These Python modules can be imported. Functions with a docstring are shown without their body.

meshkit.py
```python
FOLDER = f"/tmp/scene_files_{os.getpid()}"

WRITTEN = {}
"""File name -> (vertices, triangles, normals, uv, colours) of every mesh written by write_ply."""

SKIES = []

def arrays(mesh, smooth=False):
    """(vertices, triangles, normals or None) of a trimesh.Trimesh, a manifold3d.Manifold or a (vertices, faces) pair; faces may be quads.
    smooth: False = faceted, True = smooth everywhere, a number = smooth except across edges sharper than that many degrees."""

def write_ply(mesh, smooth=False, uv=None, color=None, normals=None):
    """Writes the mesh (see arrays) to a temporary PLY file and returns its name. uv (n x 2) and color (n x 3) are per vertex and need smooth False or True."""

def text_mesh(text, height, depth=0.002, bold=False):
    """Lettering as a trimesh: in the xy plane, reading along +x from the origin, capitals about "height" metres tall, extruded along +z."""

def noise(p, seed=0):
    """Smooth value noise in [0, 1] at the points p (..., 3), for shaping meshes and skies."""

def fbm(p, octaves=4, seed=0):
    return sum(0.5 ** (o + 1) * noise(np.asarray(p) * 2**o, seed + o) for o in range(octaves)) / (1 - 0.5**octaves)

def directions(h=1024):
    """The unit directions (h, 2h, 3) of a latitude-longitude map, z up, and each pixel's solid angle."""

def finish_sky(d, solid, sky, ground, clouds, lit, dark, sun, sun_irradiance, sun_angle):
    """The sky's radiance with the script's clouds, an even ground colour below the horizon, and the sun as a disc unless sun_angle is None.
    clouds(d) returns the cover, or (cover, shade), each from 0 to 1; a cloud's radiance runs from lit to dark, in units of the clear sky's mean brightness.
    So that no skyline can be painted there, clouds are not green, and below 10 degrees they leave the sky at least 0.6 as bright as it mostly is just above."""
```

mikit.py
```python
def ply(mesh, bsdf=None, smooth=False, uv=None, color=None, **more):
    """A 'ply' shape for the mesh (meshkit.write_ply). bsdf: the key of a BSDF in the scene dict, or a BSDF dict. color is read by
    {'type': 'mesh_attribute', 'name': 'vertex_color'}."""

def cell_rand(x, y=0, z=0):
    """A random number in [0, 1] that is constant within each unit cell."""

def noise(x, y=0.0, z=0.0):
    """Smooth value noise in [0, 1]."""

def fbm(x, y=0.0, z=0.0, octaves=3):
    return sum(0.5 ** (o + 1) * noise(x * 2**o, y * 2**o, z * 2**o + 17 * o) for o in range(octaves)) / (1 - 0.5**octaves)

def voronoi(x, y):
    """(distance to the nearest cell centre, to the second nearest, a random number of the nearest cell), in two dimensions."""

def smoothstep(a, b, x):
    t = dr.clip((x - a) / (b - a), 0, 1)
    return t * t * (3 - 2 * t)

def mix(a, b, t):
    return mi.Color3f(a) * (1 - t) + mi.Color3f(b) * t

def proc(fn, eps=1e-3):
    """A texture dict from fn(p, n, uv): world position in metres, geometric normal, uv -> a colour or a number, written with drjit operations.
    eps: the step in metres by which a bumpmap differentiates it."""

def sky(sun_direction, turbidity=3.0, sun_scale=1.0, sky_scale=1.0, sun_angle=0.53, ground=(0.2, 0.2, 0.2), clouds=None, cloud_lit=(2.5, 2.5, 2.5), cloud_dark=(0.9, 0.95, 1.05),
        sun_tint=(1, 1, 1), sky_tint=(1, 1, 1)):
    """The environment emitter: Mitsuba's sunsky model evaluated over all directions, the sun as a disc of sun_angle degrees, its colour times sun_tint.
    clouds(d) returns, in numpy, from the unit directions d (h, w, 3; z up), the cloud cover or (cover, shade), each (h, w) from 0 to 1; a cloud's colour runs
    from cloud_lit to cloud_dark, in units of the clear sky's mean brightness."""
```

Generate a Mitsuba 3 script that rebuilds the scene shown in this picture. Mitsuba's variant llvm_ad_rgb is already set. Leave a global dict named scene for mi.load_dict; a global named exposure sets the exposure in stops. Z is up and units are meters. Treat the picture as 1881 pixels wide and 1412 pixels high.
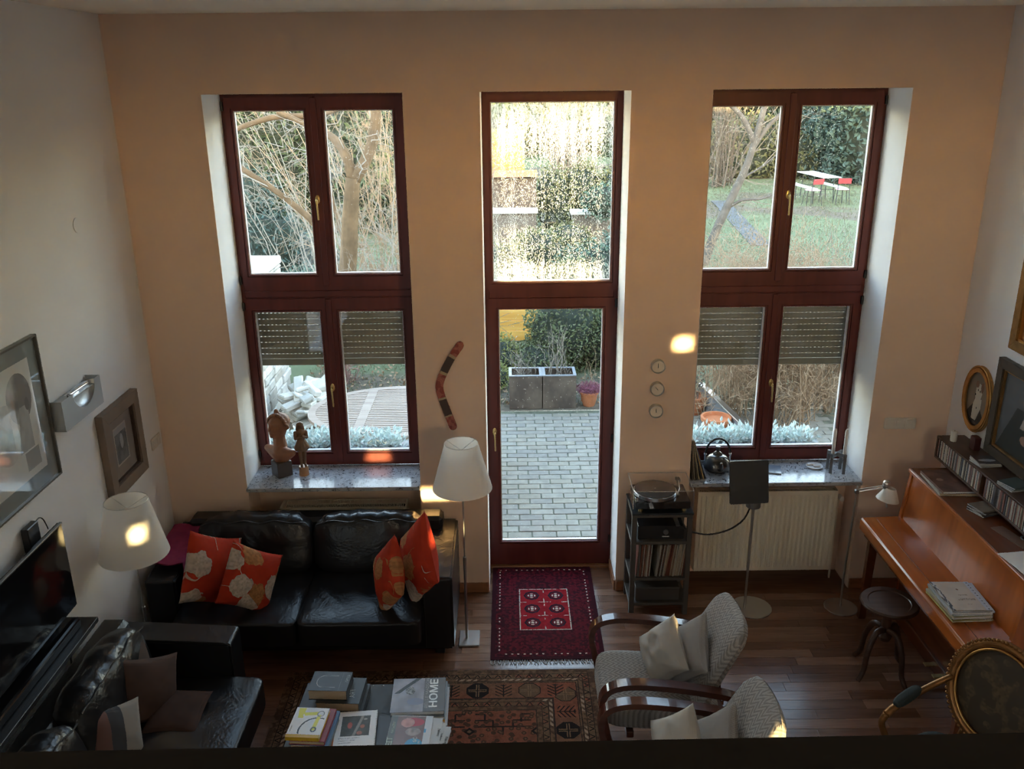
import math, random
import numpy as np, trimesh, mitsuba as mi, drjit as dr
import shapely, shapely.geometry as sg
from shapely import affinity
import mikit, meshkit
from mikit import proc, noise, fbm, voronoi, cell_rand, smoothstep, mix

T = mi.ScalarTransform4f
scene, labels = {}, {}
rng = np.random.default_rng(7)
random.seed(7)

# ------------------------------------------------------------------ camera, sky, sun, exposure
exposure = 7.55
R_ = np.array([[0.99993485, -0.0065734, -0.00933166], [0.01096836, 0.32702811, 0.94495096], [0.00315983, 0.94499175, -0.3270789]])
EYE = [0.0, -5.824, 3.677]
scene['camera'] = {'type': 'perspective', 'fov': 60.19, 'fov_axis': 'x', 'near_clip': 0.05, 'far_clip': 300.0,
                   'to_world': T().look_at(origin=EYE, target=[EYE[i] + float(R_[2][i]) for i in range(3)], up=[float(a) for a in R_[1]])}
SUN_AZ, SUN_EL = math.radians(12.0), math.radians(4.0)
SUN = (math.sin(SUN_AZ) * math.cos(SUN_EL), -math.cos(SUN_AZ) * math.cos(SUN_EL), math.sin(SUN_EL))
scene['sky'] = mikit.sky(SUN, turbidity=3.0, sun_scale=1.1, sky_scale=1.0, ground=(0.16, 0.16, 0.14), sky_tint=(0.97, 1.0, 1.10), sun_tint=(0.50, 0.88, 3.3))

# ------------------------------------------------------------------ helpers
_count = {}
def num(name):
    """the key itself for the first, name_001, name_002 ... for repeats"""
    n = _count.get(name, 0); _count[name] = n + 1
    return name if n == 0 else f'{name}_{n:03d}'
def put(key, mesh, mat, smooth=False, tw=None, uv=None, **kw):
    key = num(key)
    d = mesh if isinstance(mesh, dict) else mikit.ply(mesh, mat, smooth=smooth, uv=uv)
    d = dict(d)
    if isinstance(mesh, dict) and mat is not None: d['bsdf'] = {'type': 'ref', 'id': mat}
    if tw is not None: d['to_world'] = tw
    d.update(kw)
    scene[key] = d
    return key
def thing(name, label, cat, group=None):
    k = num(name); labels[k] = {'label': label, 'category': cat}
    if group: labels[k]['group'] = group
    return k
def tag(k, label=None, cat=None, group=None, kind=None):
    e = labels.setdefault(k, {})
    for a, b in (('label', label), ('category', cat), ('group', group), ('kind', kind)):
        if b: e[a] = b
    return k
def one(name, mesh, mat, label, cat, group=None, **kw):
    k = put(name, mesh, mat, **kw); return tag(k, label, cat, group)
def struct(name, mesh, mat, label=None, **kw):
    k = put(name, mesh, mat, **kw); return tag(k, label, None, None, 'structure')
def cat(*ms):
    ms = [m for a in ms for m in (a if isinstance(a, (list, tuple)) else [a])]
    return trimesh.util.concatenate(ms)
def box(x0, x1, y0, y1, z0, z1, ch=0.0):
    x0, x1 = min(x0, x1), max(x0, x1); y0, y1 = min(y0, y1), max(y0, y1); z0, z1 = min(z0, z1), max(z0, z1)
    c = np.array([(x0 + x1) / 2, (y0 + y1) / 2, (z0 + z1) / 2]); h = np.array([x1 - x0, y1 - y0, z1 - z0]) / 2
    if ch <= 0:
        m = trimesh.creation.box(extents=2 * h); m.apply_translation(c); return m
    ch = min(ch, 0.49 * 2 * h.min() / 2 * 1.9)
    v = []
    for s in np.ndindex(2, 2, 2):
        s = np.array(s) * 2 - 1
        for k in range(3):
            o = h - ch; o[k] = h[k]; v.append(s * o)
    m = trimesh.Trimesh(np.array(v)).convex_hull; m.apply_translation(c); return m
def boxc(c, s, ch=0.0):
    return box(c[0] - s[0] / 2, c[0] + s[0] / 2, c[1] - s[1] / 2, c[1] + s[1] / 2, c[2] - s[2] / 2, c[2] + s[2] / 2, ch)
def rot(m, axis, deg, pt=(0, 0, 0)):
    m = m.copy(); m.apply_transform(trimesh.transformations.rotation_matrix(math.radians(deg), axis, pt)); return m
def mv(m, x=0, y=0, z=0):
    m = m.copy(); m.apply_translation((x, y, z)); return m
def tube(pts, r, seg=8, cap=True):
    p = np.asarray(pts, float); n = len(p); r = np.broadcast_to(np.asarray(r, float), (n,))
    t = np.gradient(p, axis=0); t /= np.maximum(np.linalg.norm(t, axis=1, keepdims=True), 1e-9)
    ref = np.array([0, 0, 1.0]) if abs(t[0][2]) < 0.9 else np.array([1.0, 0, 0])
    u = np.cross(t[0], ref); u /= np.linalg.norm(u); V = []
    a = np.arange(seg) * 2 * np.pi / seg
    for i in range(n):
        u = u - t[i] * (u @ t[i]); u /= max(np.linalg.norm(u), 1e-9); w = np.cross(t[i], u)
        V.append(p[i] + r[i] * (np.cos(a)[:, None] * u + np.sin(a)[:, None] * w))
    V = np.vstack(V); F = []
    for i in range(n - 1):
        b = i * seg
        for j in range(seg):
            k = (j + 1) % seg
            F += [[b + j, b + k, b + seg + k], [b + j, b + seg + k, b + seg + j]]
    if cap:
        V = np.vstack([V, p[0], p[-1]]); e = (n - 1) * seg
        for j in range(seg):
            k = (j + 1) % seg
            F += [[n * seg, k, j], [n * seg + 1, e + j, e + k]]
    return trimesh.Trimesh(V, np.array(F), process=False)
def curve(ctrl, n=24):
    """Catmull-Rom through the control points"""
    c = np.asarray(ctrl, float); c = np.vstack([2 * c[0] - c[1], c, 2 * c[-1] - c[-2]]); out = []
    per = max(2, n // (len(c) - 3))
    for i in range(1, len(c) - 2):
        for t in np.linspace(0, 1, per, endpoint=False):
            a, b, d, e = c[i - 1], c[i], c[i + 1], c[i + 2]
            out.append(0.5 * (2 * b + (d - a) * t + (2 * a - 5 * b + 4 * d - e) * t * t + (3 * b - a - 3 * d + e) * t ** 3))
    out.append(c[-2]); return np.array(out)
def lathe(prof, seg=32, c=(0, 0, 0)):
    m = trimesh.creation.revolve(np.asarray(prof, float), sections=seg); m.apply_translation(c); return m
def extr(poly, depth, axis='z', at=0.0):
    """extrude a shapely polygon; axis 'y': polygon is (x,z) and extends from y=at to at+depth; 'x': polygon is (y,z); 'z': (x,y)"""
    ms = [trimesh.creation.extrude_polygon(g, depth, engine='earcut') for g in getattr(poly, 'geoms', [poly])]
    m = cat(ms); v = m.vertices.copy()
    if axis == 'y': v = np.stack([v[:, 0], at + v[:, 2], v[:, 1]], 1); m = trimesh.Trimesh(v, m.faces[:, ::-1], process=False)
    elif axis == 'x': v = np.stack([at + v[:, 2], v[:, 0], v[:, 1]], 1); m = trimesh.Trimesh(v, m.faces, process=False)
    else: m.apply_translation((0, 0, at))
    return m
def rectp(x0, x1, y0, y1, r=0.0):
    return sg.box(x0 + r, y0 + r, x1 - r, y1 - r).buffer(r, 6) if r > 0 else sg.box(x0, y0, x1, y1)
def disc(c, r, h, seg=40, ch=0.002):
    return lathe([[0, 0], [r - ch, 0], [r, ch], [r, h - ch], [r - ch, h], [0, h]], seg, c)
def grid_uv(nu, nv):
    u, v = np.meshgrid(np.linspace(0, 1, nu), np.linspace(0, 1, nv), indexing='ij')
    F = []
    for i in range(nu - 1):
        for j in range(nv - 1):
            a = i * nv + j; F += [[a, a + nv, a + nv + 1], [a, a + nv + 1, a + 1]]
    return u.ravel(), v.ravel(), np.array(F)
def soft_box(w, d, h, n=18, p=5.0, wr=0.0, seed=0, fr=6.0, crown=0.0):
    """a rounded upholstered block with wrinkles: superellipsoid-like box"""
    m = trimesh.creation.box(extents=(2, 2, 2)); 
    for _ in range(4 if n < 24 else 5): m = m.subdivide()
    v = m.vertices; k = (np.abs(v) ** p).sum(1) ** (1 / p); q = v / k[:, None]
    s = np.array([w, d, h]) / 2; q = q * s
    if crown: q[:, 2] += crown * np.clip(1 - (q[:, 0] / s[0]) ** 2, 0, 1) * np.clip(1 - (q[:, 1] / s[1]) ** 2, 0, 1) * (q[:, 2] > 0)
    m = trimesh.Trimesh(q, m.faces, process=False)
    if wr:
        nn = m.vertex_normals
        f = meshkit.fbm(q * np.array([fr, fr * 0.5, fr]) + seed * 7.3, 3, seed) - 0.5
        rid = 1 - np.abs(2 * meshkit.noise(q * np.array([fr * 2.2, fr * .7, fr * 2.2]) + seed, seed + 9) - 1)
        m = trimesh.Trimesh(q + nn * (f * 2 * wr + (rid ** 4) * wr * 0.8)[:, None], m.faces, process=False)
    return m
def pillow(w, h, t, seed=0, n=30, wr=0.012):
    """a square cushion in the xz plane, thickness along y, with pinched corners; returns mesh and uv"""
    V, F, UV = [], [], []
    for side in (-1, 1):
        u, v, f = grid_uv(n, n)
        a, b = 2 * u - 1, 2 * v - 1
        th = t / 2 * np.clip((1 - a ** 2) * (1 - b ** 2), 0, 1) ** 0.42
        pin = 1 - 0.10 * (1 - np.abs(a)) ** 0 * (b ** 2) * (1 - a ** 2) , 1 - 0.10 * (a ** 2) * (1 - b ** 2)
        x = a * w / 2 * (1 - 0.09 * (1 - b ** 2) * np.abs(a)); z = b * h / 2 * (1 - 0.09 * (1 - a ** 2) * np.abs(b))
        P = np.stack([x, side * th, z], 1)
        nz = meshkit.fbm(P * np.array([7, 3, 7]) + seed * 3.7 + side, 3, seed) - 0.5
        P[:, 1] += side * nz * 2 * wr * np.clip(th / (t / 2), 0, 1)
        F.append(f[:, ::(1 if side < 0 else -1)] + len(V) * n * n); V.append(P); UV.append(np.stack([u, v], 1))
    return trimesh.Trimesh(np.vstack(V), np.vstack(F), process=False), np.vstack(UV)
def frame_of(x0, x1, z0, z1, w, y0, y1, ch=0.003, wb=None):
    """four rails of a rectangular frame in the xz plane"""
    wb = w if wb is None else wb
    return cat(box(x0, x0 + w, y0, y1, z0, z1, ch), box(x1 - w, x1, y0, y1, z0, z1, ch), box(x0 + w, x1 - w, y0, y1, z1 - w, z1, ch), box(x0 + w, x1 - w, y0, y1, z0, z0 + wb, ch))
def frame4(m):
    return T(np.vstack([np.hstack([np.asarray(m[0]), np.asarray(m[1]).reshape(3, 1)]), [0, 0, 0, 1]]))

# ------------------------------------------------------------------ materials
def C(*c): return {'type': 'rgb', 'value': list(map(float, c))}
def mat(name, color, rough=0.5, **kw):
    b = {'type': 'principled', 'base_color': color if isinstance(color, dict) else C(*color), 'roughness': rough, **kw}
    scene['mat_' + name] = {'type': 'twosided', 'bsdf': b}; return 'mat_' + name
def matbump(name, color, rough, fn, scale, eps=1e-3, **kw):
    b = {'type': 'principled', 'base_color': color if isinstance(color, dict) else C(*color), 'roughness': rough, **kw}
    scene['mat_' + name] = {'type': 'twosided', 'bsdf': {'type': 'bumpmap', 'arbitrary': proc(fn, eps), 'scale': scale, 'bsdf': b}}; return 'mat_' + name
DIM = 1.0
def mottled(c, amt=0.12, s=3.0, tint=None):
    c = [a * DIM for a in c]; c2 = [a * (1 - amt) for a in c] if tint is None else [a * DIM for a in tint]
    return proc(lambda p, n, uv: mix(c2, [min(1, a * (1 + amt)) for a in c], fbm(p.x * s, p.y * s, p.z * s, 3)))
def wood(c1, c2, axis='y', s=14.0):
    def fn(p, n, uv):
        q = {'x': (p.x * .12, p.y, p.z), 'y': (p.x, p.y * .12, p.z), 'z': (p.x, p.y, p.z * .12)}[axis]
        g = fbm(q[0] * s, q[1] * s, q[2] * s, 3); r = noise(q[0] * s * 5, q[1] * s * 5, q[2] * s * 5)
        return mix(c1, c2, smoothstep(0.25, 0.75, g * 0.75 + r * 0.25))
    return proc(fn)
M = {}
M['wall_peach'] = mat('wall_peach', mottled((0.73, 0.54, 0.42), 0.04, 2.0), 0.9, specular=0.2)
M['wall_white'] = mat('wall_white', mottled((0.70, 0.675, 0.66), 0.03, 2.0), 0.9, specular=0.2)
M['reveal'] = mat('reveal', (0.78, 0.77, 0.76), 0.85, specular=0.2)
M['ceil'] = mat('ceil', (0.60, 0.54, 0.46), 0.9, specular=0.2)
M['mahog'] = mat('mahogany', wood((0.080, 0.0145, 0.011), (0.112, 0.021, 0.015), 'z', 10), 0.42, specular=0.4)
M['gasket'] = mat('gasket', (0.62, 0.60, 0.62), 0.5)
M['black_metal'] = mat('black_metal', (0.02, 0.02, 0.02), 0.4, metallic=0.0)
M['brass'] = mat('brass', (0.55, 0.40, 0.18), 0.3, metallic=1.0)
M['steel'] = mat('steel', (0.55, 0.54, 0.52), 0.32, metallic=1.0)
M['steel_dark'] = mat('steel_dark', (0.20, 0.20, 0.20), 0.42, metallic=0.8)
M['chrome'] = mat('chrome', (0.8, 0.8, 0.8), 0.1, metallic=1.0)
def granite_fn(p, n, uv):
    a = noise(p.x * 160, p.y * 160, p.z * 160); b = noise(p.x * 60 + 9, p.y * 60, p.z * 60)
    return mix((0.36, 0.36, 0.38), (0.03, 0.03, 0.035), smoothstep(0.62, 0.74, a * .6 + b * .4)) * (0.8 + 0.4 * fbm(p.x * 30, p.y * 30, p.z * 30, 2))
M['granite'] = mat('granite', proc(granite_fn), 0.16, specular=0.55)
M['radiator'] = mat('radiator', (0.72, 0.63, 0.50), 0.4)
M['dark_void'] = mat('dark_void', (0.02, 0.018, 0.015), 0.7)
scene['mat_glass'] = {'type': 'thindielectric', 'int_ior': 1.5}; M['glass'] = 'mat_glass'
LEA = lambda p, n, uv: fbm(p.x * 9, p.y * 9, p.z * 9, 3) + 0.25 * noise(p.x * 160, p.y * 160, p.z * 160)
M['leather'] = matbump('leather', (0.010, 0.010, 0.011), 0.30, lambda p, n, uv: 0.35 * noise(p.x * 90, p.y * 90, p.z * 90) + fbm(p.x * 14, p.y * 14, p.z * 14, 2), 0.004, 2e-3, specular=0.5)
M['leather_piping'] = mat('leather_piping', (0.02, 0.02, 0.022), 0.35)
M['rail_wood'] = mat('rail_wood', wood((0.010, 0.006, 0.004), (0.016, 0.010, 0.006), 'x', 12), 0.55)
M['white_plastic'] = mat('white_plastic', (0.62, 0.56, 0.50), 0.45)
M['black_plastic'] = mat('black_plastic', (0.012, 0.012, 0.013), 0.35)
M['black_gloss'] = mat('black_gloss', (0.006, 0.006, 0.007), 0.06, specular=0.5)
M['base_wood'] = mat('base_wood', wood((0.20, 0.075, 0.03), (0.30, 0.12, 0.05), 'x', 12), 0.4)
PLANK = []
for i, (a, b) in enumerate([((0.145, 0.065, 0.036), (0.20, 0.095, 0.055)), ((0.185, 0.088, 0.05), (0.24, 0.125, 0.075)), ((0.125, 0.054, 0.029), (0.165, 0.078, 0.043)), ((0.215, 0.11, 0.063), (0.27, 0.15, 0.092))]):
    PLANK.append(mat(f'plank_{i}', wood(a, b, 'x', 22), 0.24, specular=0.5, clearcoat=0.5, clearcoat_gloss=0.9))

# ------------------------------------------------------------------ the room
XL, XR, ZC, YB = -2.474, 3.113, 4.07, -7.5
SZ, OT = 0.899, 3.60                           # sill and opening top
WL, DR, WR = (-1.909, -0.651), (-0.166, 0.786), (1.30, 2.554)
FILL_OPENINGS = ((-6.6, 0.25, -3.9, 1.95), (-7.2, 2.35, -6.0, 3.9))   # unseen openings in the rear left wall, added for fill light, (y0, z0, y1, z1)
NY = 0.42                                      # outer wall plane
def front_wall(y0, y1, x0, x1, niche):
    p = sg.box(x0, -0.3, x1, ZC + 0.35)
    p = p.difference(sg.box(DR[0], -0.4, DR[1], OT))
    for a, b in (WL, WR): p = p.difference(sg.box(a, -0.1 if niche else SZ - 0.03, b, OT))
    return extr(p, y1 - y0, 'y', y0)
wf = struct('wall_front', front_wall(0.0, 0.004, XL, XR, True), M['wall_peach'])
put(wf + '__reveal', cat(front_wall(0.004, 0.30, XL - 0.3, XR + 0.3, True), front_wall(0.30, NY + 0.06, -34, 34, False)), M['reveal'])  # outer face widened beyond the room to shade the garden
for a, b in (WL, WR): put(wf + '__niche', cat(box(a, b, 0.26, 0.30, -.05, SZ - .03), box(a, a + .004, 0.0, .26, -.05, SZ - .03), box(b - .004, b, 0.0, .26, -.05, SZ - .03)), M['wall_peach'])
lp = sg.box(YB, -0.3, 0.0, ZC)
for q in FILL_OPENINGS: lp = lp.difference(sg.box(*q))
struct('wall_left', extr(lp, 0.25, 'x', XL - 0.25), M['wall_white'])
struct('wall_right', box(XR, XR + 0.25, YB, 0.0, -0.3, ZC), M['wall_white'])
# ceiling
cp = sg.box(XL - .25, YB - .25, XR + .25, 0.46)
struct('ceiling', extr(cp, 0.3, 'z', ZC), M['ceil'])
# rear wall behind the photographer: unseen openings, each cut to cast one sun patch
s_ = math.tan(SUN_AZ); e_ = math.tan(SUN_EL) / math.cos(SUN_AZ)
def back(x, y, z): d = y - YB; return x + s_ * d, z + e_ * d
rp = sg.box(-34, -0.3, 34, ZC + .3)  # stretched far past the room so its shadow covers the garden
def hole(x0, x1, y, z0, z1):
    a = back(x0, y, z0); b = back(x1, y, z1); return sg.box(a[0], a[1], b[0], b[1])
holes = [hole(-0.05, 0.67, .4, 2.33, 3.47), hole(1.15, 1.28, 0, 1.905, 1.985), hole(1.17, 1.275, -2.58, 0.74, 0.925), hole(-0.66, -0.36, 0, 0.79, 0.86), hole(-2.19, -2.10, -1.25, 1.17, 1.25), hole(-1.08, -0.9, .37, 0.94, 1.0)]
big = holes[0].bounds
for h_ in holes: rp = rp.difference(h_)
struct('wall_back', extr(rp, 0.12, 'y', YB - 0.12), M['wall_white'])
# unseen scalloped lambrequin, added to scallop the sun glare through the tall opening
sc = [(big[0], big[3] + .05)] + [(big[0] + (big[2] - big[0]) * t, big[3] - 0.055 - 0.045 * math.cos(2 * math.pi * (t * 2.7 - .85))) for t in np.linspace(0, 1, 60)] + [(big[2], big[3] + .05)]
M['valance'] = mat('valance', (0.20, 0.12, 0.10), 0.9)
one('added_valance', extr(sg.Polygon(sc), 0.01, 'y', YB + 0.02), M['valance'], 'unseen dark scalloped fabric valance added to shape the sun through the rear opening', 'valance')
# gallery under the camera with its wooden balustrade
struct('gallery_floor', box(XL, XR, YB, -5.32, 2.02, 2.2), M['rail_wood'], 'gallery floor')
g = thing('balustrade', 'very dark wooden balustrade rail across the bottom edge of the view', 'railing')
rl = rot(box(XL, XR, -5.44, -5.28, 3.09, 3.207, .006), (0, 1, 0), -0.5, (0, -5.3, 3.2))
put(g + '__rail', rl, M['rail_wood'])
put(g + '__pane', trimesh.Trimesh([[XL, -5.34, 2.2], [XR, -5.34, 2.2], [XR, -5.34, 3.10], [XL, -5.34, 3.10]], [[0, 1, 2], [0, 2, 3]], process=False), M['glass'])

# floor: base and parquet strips
fl = struct('floor', box(XL - .3, XR + .3, YB, 0.40, -0.06, -0.012), M['dark_void'])
r2 = np.random.default_rng(3)
near, rest = [], []
PL, PW = 0.62, 0.086
row = 0; y = 0.36
while y - PW > YB:
    y1 = y; y0 = y - PW + 0.0012; x = XL - r2.uniform(0, PL)
    while x < XR:
        a, b = max(x, XL), min(x + PL - 0.0012, XR)
        if y0 > -0.01 : a, b = max(a, DR[0] + .002), min(b, DR[1] - .002)
        if b - a > 0.03:
            vis = (-2.9 < y0 and b > -0.45 and a < 2.55 and y1 < .4)
            (near if vis else rest).append((a, b, y0, y1, r2.integers(0, 4)))
        x += PL
    y -= PW; row += 1
near.sort(key=lambda q: -q[2])
if len(near) > 298: rest += near[298:]; near = near[:298]
for a, b, c, d, k in near: put(fl + '__plank', box(a, b, c, d, -0.012, 0.0, 0.0008), PLANK[k])
k = put(fl + '__plank_field', cat([box(a, b, c, d, -0.012, 0.0) for a, b, c, d, k in rest]), PLANK[0]); tag(k, kind='stuff')
# niche floors under the sills
struct('floor_niche', cat(box(WL[0], WL[1], 0.0, 0.26, -0.06, 0.0), box(WR[0], WR[1], 0.0, .26, -0.06, 0)), PLANK[2])
# baseboards
def bb(name, x0, x1, y0, y1): struct(name, box(x0, x1, y0, y1, 0.0, 0.085, 0.006), M['base_wood'])
bb('baseboard_front', -0.651, -0.17, -0.016, 0.0)
bb('baseboard_front', 0.79, 1.298, -0.016, 0.0)
bb('baseboard_front', 2.556, XR, -0.016, 0.0)
bb('baseboard_front', XL, -1.911, -0.016, 0.0)
bb('baseboard_left', XL, XL + .016, -5.3, -0.016)
bb('baseboard_right', XR - .016, XR, -5.3, -0.016)
bb('baseboard_door', 0.772, 0.785, 0.0, 0.33)

# ------------------------------------------------------------------ windows and door
def handle(parent, x, z, y=0.352, ang=0.0, name='handle', L=0.135):
    rose = lathe([[0, 0], [.016, 0], [.016, .006], [.012, .009], [0, .009]], 16); rose.apply_scale([1, 1.9, 1])
    rose = rot(rose, (1, 0, 0), 90); rose = mv(rose, x, y, z)
    lev = tube(curve([(0, 0, 0), (0, -.028, 0), (0, -.040, -.012), (.002, -.042, -.05), (.004, -.040, -L)], 20), np.linspace(.0075, .0058, 21), 10)
    lev = rot(lev, (0, 1, 0), ang); lev = mv(lev, x, y - .006, z)
    put(parent + '__' + name, cat(rose, lev), M['brass'], smooth=40)
def sash(win, x0, x1, z0, z1, gx0, gx1, gz0, gz1, y0=0.355, y1=0.425, nm='sash'):
    """moulded wooden sash with glass; a sub-part pane and a pale gasket"""
    k = num(win + '__' + nm)
    outer = sg.box(x0, z0, x1, z1); inner = sg.box(gx0, gz0, gx1, gz1).buffer(0.0, join_style=2)
    body = extr(outer.difference(inner.buffer(0.006, join_style=2)), y1 - y0 - .012, 'y', y0 + .012)
    face = extr(outer.buffer(-0.006, join_style=2).difference(inner.buffer(0.018, join_style=2)), .013, 'y', y0)
    bead = extr(inner.buffer(0.014, join_style=2).difference(inner.buffer(0.003, join_style=2)), .016, 'y', y0 + .004)
    scene[k] = mikit.ply(cat(body, face, bead), M['mahog'])
    gk = extr(inner.buffer(0.0035, join_style=2).difference(inner.buffer(-0.004, join_style=2)), .03, 'y', y0 + .022)
    put(k + '__gasket', gk, M['gasket'])
    pane = trimesh.Trimesh([[gx0, y0 + .035, gz0], [gx1, y0 + .035, gz0], [gx1, y0 + .035, gz1], [gx0, y0 + .035, gz1]], [[0, 1, 2], [0, 2, 3]], process=False)
    put(k + '__pane', pane, M['glass'])
    return k
def casing(win, x0, x1, z0, z1, w=0.035):
    put(win + '__casing', frame_of(x0, x1, z0, z1, w, 0.37, NY + .03, .002), M['mahog'])
def hinge(win, x, z): put(win + '__hinge', cat(tube([(x, .352, z - .03), (x, .352, z + .03)], .008, 8), boxc((x, .36, z), (.014, .012, .05))), M['black_metal'])

for name, (a, b), gl in (('window_1', WL, ((-1.826, -1.358), (-1.219, -0.763))), ('window_2', WR, ((1.384, 1.852), (1.986, 2.466)))):
    m = (gl[0][1] + gl[1][0]) / 2
    struct(name, frame_of(a, b, SZ, OT, 0.03, 0.375, NY + .03, .002), M['mahog'])
    put(name + '__transom', cat(box(a + .03, b - .03, .362, NY + .03, 2.195, 2.30, .004), box(a + .03, b - .03, .352, .37, 2.215, 2.262, .004)), M['mahog'])
    for (x0, x1), (g0, g1) in (((a + .022, m - .002), gl[0]), ((m + .002, b - .022), gl[1])):
        sash(name, x0, x1, 2.282, OT - .02, g0, g1, 2.382, 3.487)
        sash(name, x0, x1, SZ + .022, 2.212, g0, g1, 1.017, 2.104)
    put(name + '__astragal', cat(box(m - .022, m + .022, .343, .357, 2.30, OT - .03, .003), box(m - .022, m + .022, .343, .357, SZ + .03, 2.20, .003)), M['mahog'])
    hx = -1.303 if name == 'window_1' else 1.935
    handle(name, hx, 2.905, .343); handle(name, hx, 1.535, .343)
    ex = a + .012 if name == 'window_1' else b - .012
    for z in (3.52, 2.34, 2.15, 1.0): hinge(name, ex, z)
# exterior roller shutters, half lowered: each slat a part
M['shutter'] = mat('shutter', (0.235, 0.225, 0.165), 0.55)
slat_w = WL[1] - WL[0] - .05
def slat_mesh(w, pitch=.0445):
    b = box(-w / 2, w / 2, -.006, .006, .0, pitch - .0085, .003); n = int(w / .030); w2 = w / n
    t = [box(-w / 2 + i * w2, -w / 2 + i * w2 + w2 - .013, -.002, .002, pitch - .0085, pitch - .0045) for i in range(n)]
    return cat(b, t, box(-w / 2, w / 2, -.002, .002, pitch - .0045, pitch))
slat = mikit.ply(slat_mesh(slat_w), M['shutter'])
for (a, b), zb, lab in ((WL, 1.668, 'half lowered olive grey roller shutter outside the left window'), (WR, 1.632, 'half lowered olive grey roller shutter outside the right window')):
    s = thing('roller_shutter', lab, 'shutter', None)
    put(s + '__bottom_bar', box((a + b) / 2 - slat_w / 2, (a + b) / 2 + slat_w / 2, .472, .490, zb, zb + .05, .004), M['shutter'])
    z = zb + .052
    while z < 2.24:
        put(s + '__slat', slat, None, tw=T().translate([(a + b) / 2, .481, z])); z += .0445
    put(s + '__guide_rail', box(a - .005, a + .03, .466, .50, SZ, 2.25), M['steel_dark']); put(s + '__guide_rail', box(b - .03, b + .005, .466, .50, SZ, 2.25), M['steel_dark'])
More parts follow.
